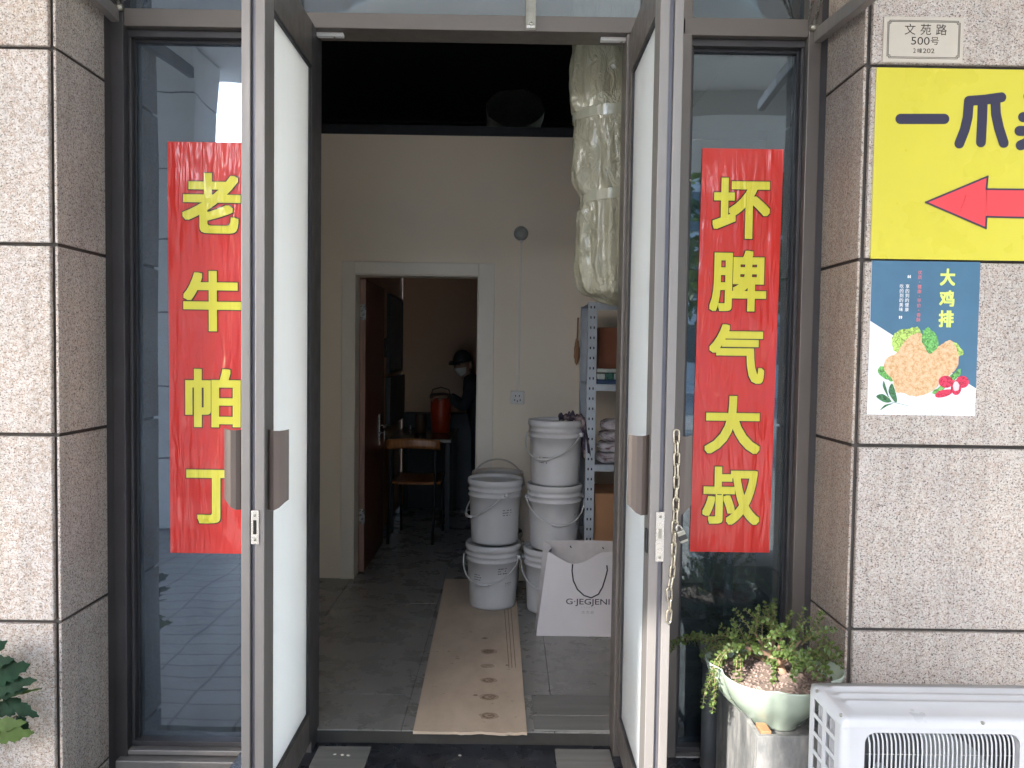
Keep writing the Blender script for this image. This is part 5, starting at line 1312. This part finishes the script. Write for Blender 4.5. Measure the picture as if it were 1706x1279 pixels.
bx((sx0+.055, SY0+.012, sz[1]+.001), (sx0+.30, SY0+.09, sz[1]+.026)).build('tray', M['packb'], t, bevel=.003)
for k in range(5): bx((sx0+.06+k*.047, SY0+.014, sz[1]+.0265), (sx0+.103+k*.047, SY0+.088, sz[1]+.060+.004*(k % 2))).build('pack', M['packg'] if k % 2 else M['packw'], t, bevel=.006)
bx((sx0+.058, SY0+.013, sz[1]+.066), (sx0+.296, SY0+.089, sz[1]+.088)).build('film_top', M['packw'], t, bevel=.006)
def rags():
    n = NT('striped_rags'); f = n.noise(n.coord('World', (1,1,2.5)), 16, 4, .6, 1); n.set(Base_Color=n.ramp(f, [(.36, (.14,.07,.08)), (.46, (.33,.30,.32)), (.7, (.50,.48,.50))]), Roughness=.9); return n.m
M['rags'] = rags()
for k in range(4):
    zc = sz[2]+.001+k*.062; sc_ = (.13-.008*k)
    def fp(u, v, k=k, zc=zc, sc_=sc_):
        a = 2*math.pi*u; b = math.pi*(v-.5); cx_ = math.copysign(abs(math.cos(a))**.5, math.cos(a)); sy_ = math.copysign(abs(math.sin(a))**.5, math.sin(a)); cb = max(math.cos(b), 0)**.35
        w_ = 1+.09*mnoise.noise(Vector((cx_*2.5+k*5, sy_*2.5, math.sin(b)*2+k)))+.03*math.sin(math.sin(b)*9+cx_*6+k)
        return Vector((sx0+.20+cx_*cb*sc_*w_, SY0+.115+sy_*cb*.10*w_, zc+.031+math.sin(b)*.031*(1+.25*mnoise.noise(Vector((cx_*4, sy_*4, k))))))
    tag(MB().grid(fp, 44, 18).build('folded_rag', M['rags']), ('lowest folded pale rag of the pile on the rack shelf', 'second folded rag from the bottom of the pile on the rack', 'third folded rag from the bottom of the pile on the rack', 'topmost crumpled pale rag of the pile on the rack')[k], 'rag', 'rags piled on the rack')
# brush hanging at the rear post
q = at(964, 560, 4.84); br = thing('hanging_brush', (q.x, 4.88, q.z-.2), 'thin brown brush hanging by the rear post of the rack', 'brush')
MB().tube([(q.x, 4.90, q.z+.12), (q.x-.003, 4.90, q.z-.02)], .005, 8).build('handle', M['cardboard'], br)
MB().blob((q.x-.005, 4.90, q.z-.10), (.018, .015, .08), 12, 10, .3, 12).build('bristle_head', M['cardboard'], br)

# ------------------------------------------------------------------ wrapped curtain bundle hanging inside the doorway
def bundle_mat():
    n = NT('olive_wrapped_curtain'); co = n.coord('World', (1,1,.5)); f = n.noise(co, 19, 5, .6, 2.2)
    n.set(Base_Color=n.ramp(n.noise(n.coord('World'), 5, 3), [(.3, (.36,.34,.235)), (.7, (.46,.435,.32))]), Roughness=.35, Coat_Weight=.6, Coat_Roughness=.1)
    n.l(n.bump(f, .9, .02), n.p.inputs['Normal']); return n.m
M['bundle'] = bundle_mat()
YBn = 3.32; z0_ = at(1000, 508, YBn).z; z1_ = 3.35
leftpx = [(60, 956), (190, 954), (215, 962), (300, 962), (345, 972), (400, 966), (445, 963), (480, 970), (508, 985)]
def leftx(z):
    pts = [(at(x, y_, YBn).z, at(x, y_, YBn).x) for y_, x in leftpx]
    if z >= pts[0][0]: return pts[0][1]
    for (za_, xa_), (zb__, xb_) in zip(pts[:-1], pts[1:]):
        if z <= za_ and z >= zb__: t_ = (za_-z)/(za_-zb__); return xa_+(xb_-xa_)*t_
    return pts[-1][1]
def bundlep(u, v):
    z = z0_ + (z1_-z0_)*v; xl_ = leftx(z); xr_ = .60; c_ = (xl_+xr_)/2; rx = (xr_-xl_)/2; a = 2*math.pi*u
    close = min(1, (v*(z1_-z0_)/.05)+.0001)**.5
    tape = min(abs(z-at(986, 195, YBn).z), abs(z-at(1000, 330, YBn).z)); amp = .20*min(1, tape/.08+.25)
    f = 1 + amp*(mnoise.noise(Vector((math.cos(a)*3.4+z*.9, math.sin(a)*3.4, z*1.1))) + .75*abs(mnoise.noise(Vector((math.cos(a)*4+z*2.2, math.sin(a)*4, z*3.2+4)))) + .30*abs(mnoise.noise(Vector((math.cos(a)*10+z*3, math.sin(a)*10, z*9)))))
    rx2 = rx*close*f*(1-.0*v); ry_ = .115*close*f
    return Vector((c_+rx2*math.cos(a), YBn+ry_*math.sin(a), z + (.02*mnoise.noise(Vector((math.cos(a)*3, math.sin(a)*3, 1))) if v < .02 else 0)))
bd = thing('curtain_bundle', (.45, YBn, z0_), 'olive green door curtain rolled up in clear plastic, hanging inside the doorway at the right', 'curtain')
MB().grid(bundlep, 140, 170).build('wrap', M['bundle'], bd)
M['tape'] = plain('clear_tape', (.42,.41,.31), .15, var=.1, coat=.8)
for py_ in (195, 330):
    zt3 = at(986, py_, YBn).z
    MB().grid(lambda u, v: (lambda p_: Vector(((p_.x-.44)*1.012+.44, (p_.y-YBn)*1.03+YBn, zt3-.022+.044*v+.006*math.sin(u*9))))(bundlep(u, (zt3-z0_)/(z1_-z0_))), 100, 3).build('tape_band', M['tape'], bd)

# things seen dimly through the side windows: an added dark cloth for a reflection and a pale curtain left, paper notice right
M['curtain'] = plain('teal_reflection_cloth', (.05,.10,.13), .8, var=.2); M['sheer'] = plain('white_curtain', (.42,.46,.46), .8, var=.08)
cu = thing('window_curtain', (-1.25, 3.12, .05), 'added dark teal cloth inside the left side window, imitating the reflected reveal', 'curtain')
MB().grid(lambda u, v: Vector((-1.56+.24*u, 3.12+.022*math.sin(u*26+math.sin(v*3)), .05+2.7*v)), 70, 12).build('cloth', M['curtain'], cu)  # added cloth: imitates the dark reflected reveal and hides the bright wall behind
cu2 = thing('window_curtain', (-1.03, 3.10, .15), 'pale curtain edge showing low in the left side window under the banner', 'curtain')
MB().grid(lambda u, v: Vector((-1.20+.26*u, 3.14+.018*math.sin(u*34+1)+.02*v, .25+.75*v)), 60, 12).build('cloth', M['sheer'], cu2)
q = at(1152, 365, YG+.012); M['notice'] = plain('paper_notice', (.6,.6,.55), .7, var=.25, scale=30)
tag(bx((q.x-.03, YG+.010, q.z-.075), (q.x+.03, YG+.0115, q.z+.085)).build('paper_notice', M['notice']), 'small pale paper taped inside the right side window beside the red banner', 'notice')

# recessed twin downlight in the arcade ceiling
dl = thing('downlight', (1.5, .2, SOFF_Z-.03), 'black square twin downlight in the arcade ceiling, mirrored in the upper right pane', 'lamp')
bx((1.15, .05, SOFF_Z-.02), (1.55, .27, SOFF_Z-.001)).build('housing', M['black'], dl)
lamp = NT('downlight_glow'); lamp.set(Base_Color=(.9,.9,.88), Emission_Color=(1,.97,.9), Emission_Strength=1.2)
for x in (1.24, 1.45): MB().lathe([(0, SOFF_Z-.022), (.07, SOFF_Z-.022), (.07, SOFF_Z-.0205)], (x, .16, 0), 24).build('lens', lamp.m, dl)
